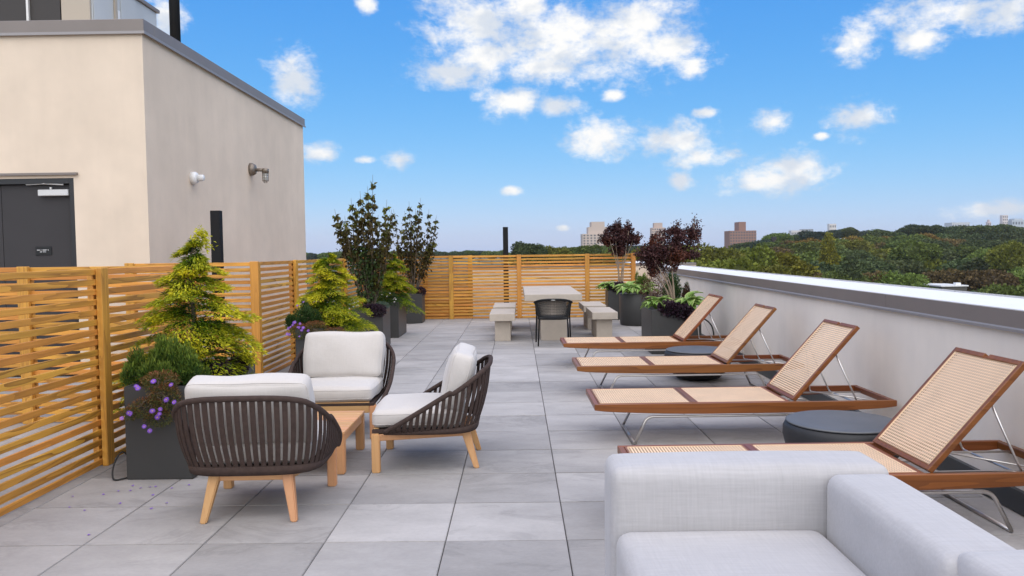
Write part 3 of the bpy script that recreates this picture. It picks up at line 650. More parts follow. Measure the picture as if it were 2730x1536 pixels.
# ------------------------------------------------------------------ sun loungers
def make_lounger(label):
    t = empty('sun_lounger', label=label, cat='sun lounger', group='cane and mahogany sun loungers along the parapet')
    LN, WD, ZT = 2.235, .69, .312
    def rail(yc):
        m = MB(); n = 28; vs = []
        for i in range(n+1):
            x = LN*i/n; dd = .044+.036*min(1, math.sin(min(1, max(0, x/LN))*PI)**.6*1.05)
            for (yy_, zz) in ((yc-.016, ZT), (yc+.016, ZT), (yc+.016, ZT-dd), (yc-.016, ZT-dd)): vs.append((x, yy_, zz))
        fs = [(i*4+k, i*4+(k+1) % 4, i*4+4+(k+1) % 4, i*4+4+k) for i in range(n) for k in range(4)]+[(0,3,2,1),(n*4,n*4+1,n*4+2,n*4+3)]
        m.add(vs, fs).obj('side_rail', MAHX, t, bevel=.003)
    rail(.016); rail(WD-.016)
    MB().box(.0, .034, .033, WD-.033, ZT-.043, ZT-.001).obj('end_rail', MAHY, t, bevel=.003)
    MB().box(LN-.034, LN, .033, WD-.033, ZT-.043, ZT-.001).obj('end_rail', MAHY, t, bevel=.003)
    MB().box(.727, .761, .034, WD-.034, ZT-.028, ZT+.004).obj('cross_rail', MAHY, t, bevel=.003)
    MB().box(1.440, 1.462, .034, WD-.034, ZT-.03, ZT-.003).obj('cross_rail', MAHY, t, bevel=.003)
    for x0_, x1_ in ((.035, .726), (.762, 1.439)):
        m = MB(); m.box(x0_, x1_, .0335, .042, ZT-.022, ZT+.002); m.box(x0_, x1_, WD-.042, WD-.0335, ZT-.022, ZT+.002); m.box(x0_, x0_+.012, .043, WD-.043, ZT-.022, ZT+.002); m.box(x1_-.012, x1_, .043, WD-.043, ZT-.022, ZT+.002)
        m.obj('panel_frame', MAHX, t, bevel=.002)
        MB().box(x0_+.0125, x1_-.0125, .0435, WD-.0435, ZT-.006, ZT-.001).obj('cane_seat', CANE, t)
        MB().tube([(x0_+.017, .048, ZT+.0), (x1_-.017, .048, ZT+.0), (x1_-.017, WD-.048, ZT+.0), (x0_+.017, WD-.048, ZT+.0)], .003, 6, closed=True).obj('cane_spline', SPLINE, t)
    # raised backrest, hinged at x=1.475
    bk = MB(); A = rad(48.5); BL = .725
    T_ = Matrix.Translation((1.472, 0, ZT+.012)) @ Matrix.Rotation(-A, 4, 'Y')
    e = .028; w0, w1 = .036, WD-.036
    bk.box(0, BL, w0, w0+e, -.03, 0, T_); bk.box(0, BL, w1-e, w1, -.03, 0, T_)
    bk.box(0, e, w0+e+.0005, w1-e-.0005, -.03, 0, T_); bk.box(BL-e, BL, w0+e+.0005, WD/2-.02, -.03, 0, T_); bk.box(BL-e, BL, WD/2+.02, w1-e-.0005, -.03, 0, T_); bk.box(BL-e, BL-.014, WD/2-.0195, WD/2+.0195, -.03, -.006, T_)
    bk.obj('backrest_frame', MAHX, t, bevel=.003)
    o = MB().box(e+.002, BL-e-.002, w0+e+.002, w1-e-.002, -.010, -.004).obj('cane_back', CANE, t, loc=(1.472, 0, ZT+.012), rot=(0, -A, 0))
    MB().tube([T_ @ Vector(p) for p in ((e+.006, w0+e+.006, -.002), (BL-e-.006, w0+e+.006, -.002), (BL-e-.006, w1-e-.006, -.002), (e+.006, w1-e-.006, -.002))], .0035, 6, closed=True).obj('cane_spline', SPLINE, t)
    # steel back prop: a U of rod
    top = T_ @ Vector((.47, 0, -.034))
    MB().tube(fillet([(top.x, .075, top.z), (top.x+.17, .075, ZT-.035), (top.x+.17, WD-.075, ZT-.035), (top.x, WD-.075, top.z)], .02), .0065, 8).obj('back_prop', STEEL, t, smooth=True)
    MB().tube(fillet([(top.x-.05, WD-.16, top.z-.02), (top.x-.02, WD-.16, ZT-.02), (LN-.05, .12, ZT-.03)], .02), .0055, 8).obj('brace_rod', STEEL, t, smooth=True)
    m = MB(); m.box(1.55, LN-.035, .14, .158, ZT-.036, ZT-.026); m.box(1.55, LN-.035, WD-.158, WD-.14, ZT-.036, ZT-.026); m.obj('slide_rail', STEEL, t)
    # steel sled legs, each end splays outwards
    r_ = .0105
    for yl, yf in ((.045, .03), (WD-.045, WD-.03)):
        MB().tube(fillet([(.30, yf, r_), (.395, yl, .208), (1.80, yl, .208), (1.895, yf, r_)], .05, 6), r_, 10).obj('leg_frame', STEEL, t, smooth=True)
    MB().tube([(.30, .03, r_), (.30, WD-.03, r_)], r_, 10).obj('floor_bar', STEEL, t, smooth=True)
    MB().tube([(1.895, .03, r_), (1.895, WD-.03, r_)], r_, 10).obj('floor_bar', STEEL, t, smooth=True)
    return t
lg = make_lounger('cane sun lounger nearest the camera, partly hidden by the grey sofa')
lg.location = (.575, 3.93, 0); lg.rotation_euler = (0, 0, rad(.6))
for lab, loc in (('cane sun lounger second from the camera, whole frame visible above its low black side table', (.555, 5.855, 0)),
                 ('cane sun lounger third from the camera, above the dark round bowl table', (.572, 7.80, 0)),
                 ('farthest cane sun lounger, beside the hosta and maple planter', (.552, 9.77, 0))):
    place_copy(lg, lab, loc, rad(.5))
# ------------------------------------------------------------------ low round side tables
def pouf(label, loc):
    t = empty('round_side_table', loc, label=label, cat='side table', group='dark round side tables between the loungers')
    o = MB().lathe([(.165,0),(.235,.02),(.305,.085),(.352,.17),(.368,.235),(.366,.285),(.352,.312),(.34,.318)], 64).obj('bowl_base', POUFB, t, smooth=True)
    MB().lathe([(.335,.3185),(.347,.321),(.350,.327),(.340,.3315),(.30,.3335),(.001,.334)], 64).obj('top', POUF, t, smooth=True)
    return t
pouf('dark round side table near the sofa between the two nearest loungers', (2.085, 5.13, 0))
pouf('dark round bowl table under the farther pair of loungers', (2.0, 8.90, 0))
# ------------------------------------------------------------------ grey sofas
sf = empty('sofa', (.318, 2.05, 0), label='pale grey upholstered sofa with low back and right arm in the lower right corner', cat='sofa')
soft('back', SOFAM, sf, .985, .255, .60, .045, (.4925, .84, .085), puff=(.004, .01, .012), seed=5, wr=.0, n=18)
soft('arm', SOFAM, sf, .245, .80, .60, .045, (.8625, .315, .068), puff=(.008, .004, .008), seed=6, wr=.0, n=18)
soft('seat_cushion', SOFAM, sf, .725, 1.15, .37, .05, (.372, .14, .105), puff=(.004, .004, .012), seed=7, wr=.0, n=18)
for x, y in ((.04, .80), (.04, -.35), (.93, .82), (.93, -.02)): MB().frustum((x, y, 0), (x, y, .10), .03, .04).obj('leg', TEAKZ, sf, bevel=.003)
s2 = empty('sofa', (1.205, 1.30, 0), label='second pale grey sofa section cut by the bottom right corner of the photo', cat='sofa')
soft('arm', SOFAM, s2, .235, 1.02, .615, .04, (0, .205, .07), puff=(.004, .006, .006), seed=8, wr=.002, n=16)
soft('back', SOFAM, s2, .9, .24, .56, .04, (.58, .55, -.05+.1), puff=(.004, .006, .006), seed=9, wr=.002, n=16)
for x, y in ((0, .6), (0, -.2)): MB().frustum((x, y, 0), (x, y, .10), .03, .04).obj('leg', TEAKZ, s2, bevel=.003)
# ------------------------------------------------------------------ concrete dining set
def dining_table(label, loc, Ly):
    t = empty('dining_table', loc, label=label, cat='table', group='concrete tables pushed end to end')
    MB().box(0, .915, 0, Ly, .655, .76).obj('table_top', CONC, t, bevel=.004)
    MB().box(.26, .68, .22, Ly-.3, 0, .653).obj('pedestal', CONC, t, bevel=.004)
dining_table('nearer concrete dining table with the black chair at its end', (.105, 12.70, 0), 1.51)
dining_table('farther concrete dining table against the far fence end of the set', (.105, 14.222, 0), 1.55)
def bench(label, loc, Ly=1.18):
    t = empty('bench', loc, label=label, cat='bench', group='concrete benches beside the dining tables')
    MB().box(0, .41, 0, Ly, .335, .45).obj('seat', CONC, t, bevel=.004)
    MB().box(.08, .335, .14, Ly-.14, 0, .333).obj('pedestal', CONC, t, bevel=.004)
bench('concrete bench nearer the camera on the left side of the table', (-.462, 12.78, 0))
bench('concrete bench farther away on the left side of the table', (-.455, 14.42, 0))
bench('concrete bench nearer the camera on the right side of the table', (1.195, 12.85, 0))
bench('concrete bench farther away on the right side of the table', (1.185, 14.42, 0))
# black woven dining chair
dc = empty('dining_chair', (.545, 12.42, 0), rad(-2), label='black woven rope dining chair at the near end of the concrete table', cat='chair')
for sx in (-1, 1):
    MB().tube([(sx*.235, -.30, 0), (sx*.215, -.235, .40), (sx*.225, -.245, .44)], .011, 8).obj('leg', BLACKM, dc, smooth=True)
    MB().tube([(sx*.275, .27, 0), (sx*.262, .24, .42), (sx*.272, .10, .60), (sx*.285, -.02, .66)], .011, 8).obj('leg', BLACKM, dc, smooth=True)
top = [(.285*math.sin(a), .02-.27*math.cos(a)**1, .655+.055*math.cos(a)) for a in [(-1.57+3.14*i/32) for i in range(33)]]
top = [(.29*math.copysign(abs(math.sin(a))**.75, a), .0-.265*abs(math.cos(a))**.7, .648+.06*abs(math.cos(a))**1.2) for a in [(-1.5707+3.1414*i/40) for i in range(41)]]
low = [(.235*math.copysign(abs(math.sin(a))**.75, a), .0-.215*abs(math.cos(a))**.7, .405) for a in [(-1.5707+3.1414*i/40) for i in range(41)]]
MB().tube(top, .017, 8).obj('top_rail', BLACKM, dc, smooth=True)
MB().tube(low, .012, 8).tube([(-.235, 0, .405), (-.235, .24, .405), (.235, .24, .405), (.235, 0, .405)], .012, 8).obj('seat_frame', BLACKM, dc, smooth=True)
wv = MB()
for i in range(41):
    for q in ((0, .5) if i < 40 else (0,)):
        a_ = Vector(top[i]).lerp(Vector(top[min(40, i+1)]), q); b_ = Vector(low[i]).lerp(Vector(low[min(40, i+1)]), q)
        wv.tube([a_, b_], .0035, 4)
for k in range(1, 12):
    s = k/12; wv.tube([Vector(a_).lerp(Vector(b_), s) for a_, b_ in zip(top, low)], .0032, 4)
wv.obj('woven_back', BLACKR, dc)
soft('seat', BLACKR, dc, .46, .44, .035, .015, (0, .02, .40), n=8)
MB().box(-.03, .03, -.283, -.279, .698, .706).obj('tag', SILV, dc)

# ------------------------------------------------------------------ planters
def planter(label, x0, x1, y0, y1, h=.61, name='planter', grp='dark metal planters'):
    t = empty(name, ((x0+x1)/2, y0, 0), label=label, cat='planter', group=grp); w_ = (x1-x0)/2; d_ = y1-y0; k = .02
    m = MB(); a = w_; th = .022
    for (bx) in ((-a, a, 0, th), (-a, a, d_-th, d_), (-a, -a+th, th, d_-th), (a-th, a, th, d_-th)): m.box(bx[0], bx[1], bx[2], bx[3], 0, h)
    m = MB()
    outer = [(-a, 0), (a, 0), (a, d_), (-a, d_)]; inner = [(-a+th, th), (a-th, th), (a-th, d_-th), (-a+th, d_-th)]
    vs = [(x, y, 0) for x, y in outer]+[(x, y, h) for x, y in outer]+[(x, y, h) for x, y in inner]+[(x, y, h-.12) for x, y in inner]
    fs = [(3,2,1,0)]+[(i, (i+1) % 4, 4+(i+1) % 4, 4+i) for i in range(4)]+[(4+i, 4+(i+1) % 4, 8+(i+1) % 4, 8+i) for i in range(4)]+[(8+i, 8+(i+1) % 4, 12+(i+1) % 4, 12+i) for i in range(4)]+[(12,13,14,15)]
    m.add(vs, fs).obj('body', PLAN, t, bevel=.005, seg=2)
    sm = MB(); n = 10; vs = [(-a+th+(2*a-2*th)*i/n, th+(d_-2*th)*j/n, h-.05+random.Random(i*31+j).uniform(-.012, .012)) for j in range(n+1) for i in range(n+1)]
    sm.add(vs, [(j*(n+1)+i, j*(n+1)+i+1, (j+1)*(n+1)+i+1, (j+1)*(n+1)+i) for j in range(n) for i in range(n)]).obj('soil', SOIL, t, smooth=True)
    return t
planter('long charcoal planter nearest the camera beside the left fence, purple flowers spilling over', -2.562, -2.128, 5.12, 6.40)
planter('charcoal planter behind the facing lounge chair with the second golden cypress', -2.53, -2.06, 9.0, 10.2)
planter('charcoal planter holding the tallest thin tree and purple ground cover', -2.51, -2.035, 11.95, 12.65)
planter('charcoal planter holding the third golden cypress and small white daisies', -2.49, -2.045, 13.60, 14.55)
planter('last charcoal planter on the left, against the far fence', -2.44, -1.975, 16.40, 16.90)
pR1 = planter('large charcoal planter beside the farthest lounger with hostas and the broader maple', 1.84, 2.53, 11.02, 11.92)
pR3 = planter('small charcoal planter at the right end of the far fence with the slimmer maple', 1.87, 2.45, 16.55, 17.1)
t = empty('round_planter', (2.34, 15.45, 0), label='round charcoal planter between the two maple planters on the right', cat='planter')
MB().lathe([(.345,0),(.365,.02),(.375,.30),(.38,.60),(.372,.61),(.352,.61),(.345,.50),(.001,.50)], 48, caps=False).obj('body', PLAN, t, smooth=True)
MB().lathe([(.35,.55),(.001,.565)], 32, caps=False).obj('soil', SOIL, t, smooth=True)
# ------------------------------------------------------------------ foliage generators
def leaves(P, D, Ln, W, rg, fold=.25, tip=None, rnd=None, twist=1.0):
    """one folded quad per leaf: P base points, D directions"""
    n = len(P); D = D/np.maximum(1e-6, np.linalg.norm(D, axis=1))[:, None]
    up = rg.normal(size=(n, 3))*twist+np.array([0, 0, 1.]); S = np.cross(D, up); S /= np.maximum(1e-6, np.linalg.norm(S, axis=1))[:, None]; U = np.cross(S, D)
    Ln = np.broadcast_to(Ln, (n,))[:, None]; W = np.broadcast_to(W, (n,))[:, None]
    a = P; b = P+D*Ln*.45+S*W*.5+U*W*fold; c = P+D*Ln; d = P+D*Ln*.45-S*W*.5+U*W*fold
    V = np.stack([a, b, c, d], 1).reshape(-1, 3)
    t_ = np.zeros(n) if tip is None else tip; r_ = rg.rand(n) if rnd is None else rnd
    return V, np.repeat(t_, 4), np.repeat(r_, 4)
def leaf_mesh(name, parts, m):
    V = np.concatenate([p[0] for p in parts]); tp = np.concatenate([p[1] for p in parts]); rn = np.concatenate([p[2] for p in parts])
    n = len(V)//4; me = bpy.data.meshes.new(name)
    me.vertices.add(len(V)); me.vertices.foreach_set('co', V.astype(np.float32).ravel())
    me.loops.add(len(V)); me.loops.foreach_set('vertex_index', np.arange(len(V), dtype=np.int32))
    me.polygons.add(n); me.polygons.foreach_set('loop_start', np.arange(0, len(V), 4, dtype=np.int32)); me.polygons.foreach_set('loop_total', np.full(n, 4, dtype=np.int32))
    me.update(calc_edges=True)
    for nm, arr in (('tip', tp), ('rnd', rn)):
        at = me.attributes.new(nm, 'FLOAT', 'POINT'); at.data.foreach_set('value', np.clip(arr, 0, 1).astype(np.float32))
    me.materials.append(m); return me
def rdirs(n, rg): v_ = rg.normal(size=(n, 3)); return v_/np.linalg.norm(v_, axis=1)[:, None]
def branch_tube(m, p0, p1, r0, r1, sag=0, n=6, rg=None, wob=.0):
    p0, p1 = np.array(p0), np.array(p1); pts = []
    for k in range(n+1):
        t_ = k/n; p = p0*(1-t_)+p1*t_; p[2] += -sag*4*t_*(1-t_)
        if rg is not None and 0 < k < n: p += rg.normal(size=3)*wob
        pts.append(tuple(p))
    m.tube(pts, r0, 6, rfun=lambda t_: r0*(1-t_)+r1*t_); return pts
def cypress(label, base, H, R, seed, tips=.8, nb=150, nod=0, rx=1, ry=1, group='golden cypresses in the planters'):
    rg = np.random.RandomState(seed); t = empty('golden_cypress', base, label=label, cat='shrub', group=group)
    st = MB(); st.tube([(0,0,-.04),(.01,0,H*.4),(-.01,.01,H*.8),(nod*.3,0,H*.97)], .02, 8, rfun=lambda q: .02*(1-q)+.004)
    parts = []
    for b in range(nb):
        h = (b+rg.rand())/nb; h = h**1.15
        a = rg.rand()*2*PI
        Lb = R*(1-h)**.62*rg.uniform(.5, 1.18)+.05*H*.5*(1-h*.5)
        z0 = h*H*.93+.02; dirh = np.array([math.cos(a)*rx, math.sin(a)*ry, 0])
        rise = rg.uniform(.0, .35); droop = rg.uniform(.25, .6)
        m = int(150+330*(Lb/R))
        s = rg.rand(m)**.6
        ctr = np.outer(s*Lb, dirh); ctr[:, 2] = z0+Lb*(rise*s-droop*s**2.2)
        ctr[:, 0] += nod*max(0, h-.75)*1.2
        side = np.array([-dirh[1], dirh[0], 0]); w_ = Lb*.30*(1-np.abs(s*1.6-1)*.6)
        lat = rg.uniform(-1, 1, m); ctr += np.outer(lat*w_, side); ctr[:, 2] -= np.abs(lat)*w_*.45; ctr += rg.normal(size=(m, 3))*np.array([.010, .010, .006])
        D = np.outer(np.ones(m), dirh)*.9+np.outer(lat*.9, side)+rg.normal(size=(m, 3))*.25; D[:, 2] += rise-2*droop*s*.6
        tipv = np.clip((s-.35)*1.25+rg.normal(size=m)*.18+(.18 if h > .5 else -.02), 0, 1)*tips*rg.uniform(.45, 1.15)
        parts.append(leaves(ctr, D, rg.uniform(.022, .046, m), rg.uniform(.007, .013, m), rg, tip=tipv, twist=.3))
        if b % 3 == 0: branch_tube(st, (0, 0, z0), (dirh[0]*Lb*.7, dirh[1]*Lb*.7, z0+Lb*.2), .006, .002)
    if nod:
        m = 260; s = rg.rand(m); ctr = np.stack([nod*(.2+.75*s)+rg.normal(size=m)*.018, rg.normal(size=m)*.02, H*(.93+.09*np.sin(s*PI*.9))-s**3*.08+rg.normal(size=m)*.015], 1)
        parts.append(leaves(ctr, rg.normal(size=(m, 3))*.6+np.array([1, 0, -.4]), .03, .012, rg, tip=np.full(m, .7*tips)))
    inst('foliage', leaf_mesh('foliage', parts, F_CYP), t)
    st.obj('stem', BARK, t, smooth=True)
    return t
def sprigs(seed, n, rx, ry, top):
    q = random.Random(seed); out = []
    for _ in range(n):
        a = q.uniform(0, 2*PI); r = q.random()**.6; h = top*(1-.55*r*r)*q.uniform(.6, 1.1); w_ = q.uniform(.035, .06)
        out.append((rx*r*math.cos(a), ry*r*math.sin(a), h*.55, w_, w_, h*.5))
    return out
def bush(name, label, cat, base, blobs, n, Ln, W, m, seed, upw=.6, tipbias=.3, stems=0, group=None, stemmat=BARK, shell=.55, twist=1., droop=0):
    """blobs: (cx,cy,cz,rx,ry,rz) ellipsoids filled with leaves (mostly near the skin)"""
    rg = np.random.RandomState(seed); t = empty(name, base, label=label, cat=cat, group=group); parts = []
    vol = np.array([b[3]*b[4]*b[5] for b in blobs])**.67; vol /= vol.sum()
    for b, q in zip(blobs, vol):
        k = int(n*q)+1; d = rdirs(k, rg); rr = (shell+(1-shell)*rg.rand(k)**.5)*rg.uniform(.8, 1.08, k)
        P = np.array(b[:3])+d*rr[:, None]*np.array(b[3:])
        D = d*.8+rg.normal(size=(k, 3))*.45+np.array([0, 0, upw-droop])
        tp = np.clip((rr-.75)*2.2*tipbias+rg.normal(size=k)*.15+d[:, 2]*tipbias*.5, 0, 1)
        parts.append(leaves(P, D, rg.uniform(.7, 1.25, k)*Ln, rg.uniform(.8, 1.2, k)*W, rg, tip=tp, twist=twist))
    inst('foliage', leaf_mesh('foliage', parts, m), t)
    if stems:
        st = MB()
        for k in range(stems):
            b = blobs[k % len(blobs)]; branch_tube(st, (rg.uniform(-.05, .05), rg.uniform(-.05, .05), 0), (b[0]+rg.normal()*.3*b[3], b[1]+rg.normal()*.3*b[4], b[2]+rg.uniform(-.2, .5)*b[5]), .006, .002, rg=rg, wob=.01)
        st.obj('stem', stemmat, t, smooth=True)
    return t
def flower_mesh(m, r=.014, pet=12):
    b = MB()
    for k in range(pet):
        a = 2*PI*k/pet; w_ = .16; b.add([(0,0,0),(r*.6*math.cos(a-w_), r*.6*math.sin(a-w_), .002),(r*math.cos(a), r*math.sin(a), -.001),(r*.6*math.cos(a+w_), r*.6*math.sin(a+w_), .002)], [(0,1,2,3)])
    me = b.mesh('flower', m); me.materials.append(PCEN)
    bm = bmesh.new(); bm.from_mesh(me); ret = bmesh.ops.create_uvsphere(bm, u_segments=6, v_segments=4, radius=r*.22)
    vs_ = set(ret['verts'])
    for fa in bm.faces:
        if all(v_ in vs_ for v_ in fa.verts): fa.material_index = 1
    bm.to_mesh(me); bm.free(); return me
FLP = flower_mesh(PETAL, .0165, 14); FLW = flower_mesh(PETALW, .012, 9)
def flowers(parent, me, pts, seed, toward=(0, -1, .5)):
    rg = random.Random(seed)
    for p in pts:
        d = Vector(toward)+Vector((rg.uniform(-.5, .5), rg.uniform(-.3, .3), rg.uniform(-.4, .5)))
        q = d.to_track_quat('Z', 'Y').to_euler(); o = inst('flower', me, parent, p, q); s = rg.uniform(.8, 1.2); o.scale = (s*1.1, s*1.1, s*1.1)
# --- planter 1
cypress('largest golden cypress with a nodding top, in the nearest left planter', (-2.42, 5.90, .56), 1.06, .54, 21, tips=1.0, nb=112, nod=.13)
bush('dwarf_conifer', 'dense dark green dwarf shrub in front of the largest golden cypress', 'shrub', (-2.42, 5.42, .56), sprigs(22, 40, .26, .15, .34), 14000, .034, .0075, F_DWF, 22, upw=1.5, tipbias=.7, stems=14)
bush('creeping_plant', 'dark bluish trailing plant along the right edge of the nearest left planter', 'plant', (-2.18, 5.95, .58), [(0,-.2,.03,.07,.2,.05),(.02,.15,.03,.06,.2,.05),(.04,0,-.03,.03,.3,.05)], 1100, .03, .026, F_HEU, 29, tipbias=.2)
a1_ = bush('aster_plant', 'trailing aster with purple flowers spilling over the nearest left planter', 'flowers', (-2.32, 5.12, .58), [(0,.0,.06,.12,.10,.07),(.05,-.06,-.03,.11,.06,.09),(-.06,-.07,-.10,.12,.05,.07),(.02,-.08,-.16,.10,.04,.06),(-.17,-.07,-.13,.06,.04,.04)], 5200, .016, .005, F_AST, 23, upw=.2, tipbias=.9, stems=22)
fl = [(-.14,-.13,-.12),(.04,-.15,-.14),(.12,-.12,.06),(-.20,-.12,-.15),(-.09,-.12,.04),(-.02,-.13,-.23),(.14,-.13,-.05),(.01,-.15,-.10),(.10,-.15,-.03),(.06,-.15,-.09),(-.05,-.14,-.20),(-.15,-.13,-.115),(.0,-.10,.08),(.05,-.14,-.12),(-.11,-.10,.05)]
flowers(a1_, FLP, fl, 3)
# --- planter 2
cypress('golden cypress beyond the facing lounge chair, bright pointed cone', (-2.27, 9.60, .56), .95, .52, 31, tips=.95, nb=112)
bush('dwarf_shrub', 'small dark boxwood-like shrub left of the middle golden cypress', 'shrub', (-2.48, 9.2, .56), sprigs(32, 18, .17, .13, .38), 6500, .026, .010, F_DKG, 32, upw=1., tipbias=.15, stems=8)
a2_ = bush('aster_plant', 'reddish trailing aster with purple flowers behind the facing lounge chair', 'flowers', (-2.3, 9.0, .58), [(-.16,-.02,.0,.14,.12,.09),(.02,-.05,.02,.15,.12,.10),(.22,-.04,-.03,.15,.10,.07)], 4800, .018, .006, F_AST, 33, upw=.4, tipbias=1., stems=14)
rg_ = random.Random(8)
flowers(a2_, FLP, [(rg_.uniform(-.28, .1), -.17, rg_.uniform(-.06, .12)) for _ in range(16)]+[(-.17,-.1,.30),(-.10,-.1,.34)], 9)
# --- planter 3: tall thin tree
def stem_tree(label, base, ends, seed, leaf, mt, bark, nleaf, spread, up=.2, drp=.9, lo=.45, name='potted_tree', group=None, tipf=.25, W=.62, r0=.012, yspread=.25):
    rg = np.random.RandomState(seed); t = empty(name, base, label=label, cat='tree', group=group); st = MB(); parts = []
    B = np.array(base)
    for (ex, ez) in ends:
        e = np.array([ex-B[0], rg.uniform(-yspread, yspread), ez-B[2]]); mid = e*np.array([.45, .45, .5])+rg.normal(size=3)*.03
        pts = bez([(rg.normal()*.03, rg.normal()*.03, -.04), tuple(mid*np.array([1.35, 1.35, .95])), tuple(e)], 7)
        st.tube(pts, r0, 6, rfun=lambda q: r0*(1-q)+.0022)
        k = int(nleaf*rg.uniform(.7, 1.3)); s = lo+(1-lo)*rg.rand(k)**.8
        P = np.array([pts[min(len(pts)-1, int(q*(len(pts)-1)))] for q in s])
        wsp = spread*(1.25-s)[:, None]*1.3
        P = P+rg.normal(size=(k, 3))*np.array([1, 1, .8])*wsp
        D = rg.normal(size=(k, 3))*.6; D[:, 2] += up-drp
        sz = rg.uniform(.6, 1.25, k)*leaf
        tp = np.clip(rg.normal(size=k)*.15+(s-.8)*tipf*4, 0, 1)
        parts.append(leaves(P, D, sz, sz*W, rg, tip=tp, fold=.12))
    inst('foliage', leaf_mesh('foliage', parts, mt), t); st.obj('trunk', bark, t, smooth=True); return t
tall = [(-2.17,2.64),(-2.24,2.46),(-2.38,2.40),(-2.51,2.29),(-2.80,2.14),(-2.67,1.92),(-2.02,2.28),(-2.12,2.04),(-1.97,2.01),(-2.39,2.01),(-2.25,1.68),(-2.07,1.68),(-2.49,1.56),(-2.32,1.38),(-2.14,1.19)]
stem_tree('tallest thin tree with drooping dark leaves in a left planter', (-2.27, 12.25, .56), tall+[(-2.6,2.02),(-2.74,2.0),(-2.45,2.2),(-1.93,2.12),(-2.3,2.3),(-1.99,1.86)], 41, .074, F_TALL, BARK, 118, .05, lo=.55, group='thin leafy trees in the left planters')
bush('climbing_vine', 'broad green leafed climber round the foot of the tallest thin tree', 'plant', (-2.30, 12.2, .56), [(-.1,0,.75,.19,.15,.30),(.12,0,.62,.12,.12,.30),(-.02,0,.35,.14,.12,.25)], 900, .06, .042, F_VINE, 42, upw=-.5, tipbias=.3, stems=10)
bush('purple_ground_cover', 'dark purple ground cover on the planter of the tallest thin tree', 'plant', (-2.2, 12.0, .60), [(0,0,.02,.20,.10,.06),(.08,-.06,-.03,.14,.06,.07)], 1500, .03, .018, F_HEU, 43, upw=.3)
bush('grey_green_ground_cover', 'grey green mat of foliage behind the purple ground cover', 'plant', (-2.12, 12.4, .60), [(0,0,.02,.12,.14,.07)], 700, .03, .006, F_SAGE, 44, upw=.9)
# --- planter 4
cypress('third golden cypress half hidden behind the tallest thin tree', (-2.20, 14.05, .56), .93, .46, 51, tips=.62, nb=95)
d4 = bush('daisy_plant', 'fine dark foliage with tiny white daisies below the third golden cypress', 'flowers', (-2.25, 13.65, .58), [(0,0,.08,.24,.12,.14),(.15,-.03,.02,.12,.08,.08),(-.2,0,.25,.15,.12,.2)], 3800, .022, .007, F_DKG, 52, upw=.6, tipbias=.1)
flowers(d4, FLW, [(rg_.uniform(-.2, .2), -.14, rg_.uniform(-.02, .2)) for _ in range(12)], 10)
# --- planter 5
t2e = [(-2.26,2.53),(-1.97,2.57),(-2.10,2.36),(-2.37,2.33),(-2.59,2.37),(-1.69,2.23),(-1.85,2.36),(-2.18,2.08),(-2.39,2.0),(-1.98,1.95),(-1.70,1.74),(-1.82,1.66),(-2.48,1.67),(-2.15,1.58),(-2.24,1.25)]
stem_tree('second thin tree with fine dark leaves by the far fence', (-2.18, 16.65, .56), t2e, 61, .072, F_TALL, BARK, 175, .058, lo=.40, group='thin leafy trees in the left planters')
bush('purple_ground_cover', 'dark purple ground cover in the last left planter', 'plant', (-2.02, 16.5, .6), [(0,0,.05,.12,.12,.09)], 700, .03, .02, F_HEU, 62, upw=.3)
# --- right side: maples, hostas, heucheras
def maple(label, base, tops, blobs, seed, n, leaf):
    rg = np.random.RandomState(seed); t = empty('red_maple', base, label=label, cat='tree', group='dark red maples in the right planters'); st = MB(); B = np.array(base); parts = []
    ends = []
    for k in range(6):
        b = blobs[k % len(blobs)]; e = (b[0]-B[0], rg.uniform(-.2, .2), b[1]-B[2])
        pts = bez([(rg.normal()*.02, rg.normal()*.02, -.04), (e[0]*.22+rg.normal()*.02, e[1]*.3, e[2]*.42), e], 8); st.tube(pts, .016, 7, rfun=lambda q: .017*(1-q)**1.2+.004); ends.append(pts)
    for (cx, cz, rx, rz) in blobs:
        k = int(n*rx*rz); d = rdirs(k, rg); rr = rg.rand(k)**.42
        P = np.array([cx-B[0], 0, cz-B[2]])+d*rr[:, None]*np.array([rx, max(rx, rz)*1.05, rz])
        P += .04*np.sin(P*17+seed)
        D = rg.normal(size=(k, 3))*.7; D[:, 2] -= .5
        patch = np.sin(P[:, 0]*9+1)*np.sin(P[:, 2]*11+P[:, 1]*6)
        parts.append(leaves(P, D, rg.uniform(.6, 1.3, k)*leaf, rg.uniform(.5, .9, k)*leaf, rg, tip=np.clip(patch*.5+rg.normal(size=k)*.15-.12-(cz-1.55)*.6, 0, 1), fold=.3))
    for (tx, tz) in tops:
        b = min(blobs, key=lambda q: (q[0]-tx)**2+(q[1]-tz)**2); p0 = np.array([b[0]-B[0], 0, b[1]-B[2]]); p1 = np.array([tx-B[0], rg.uniform(-.1, .1), tz-B[2]])
        st.tube([tuple(p0), tuple((p0+p1)/2+rg.normal(size=3)*.015), tuple(p1)], .004, 5)
        k = 85; s = rg.rand(k); P = p0+np.outer(s, p1-p0)+rg.normal(size=(k, 3))*.024
        parts.append(leaves(P, rg.normal(size=(k, 3))+np.array([0, 0, -.3]), leaf*.85, leaf*.6, rg, fold=.3))
    inst('foliage', leaf_mesh('foliage', parts, F_MAP), t); st.obj('trunk', PALEBARK, t, smooth=True); return t
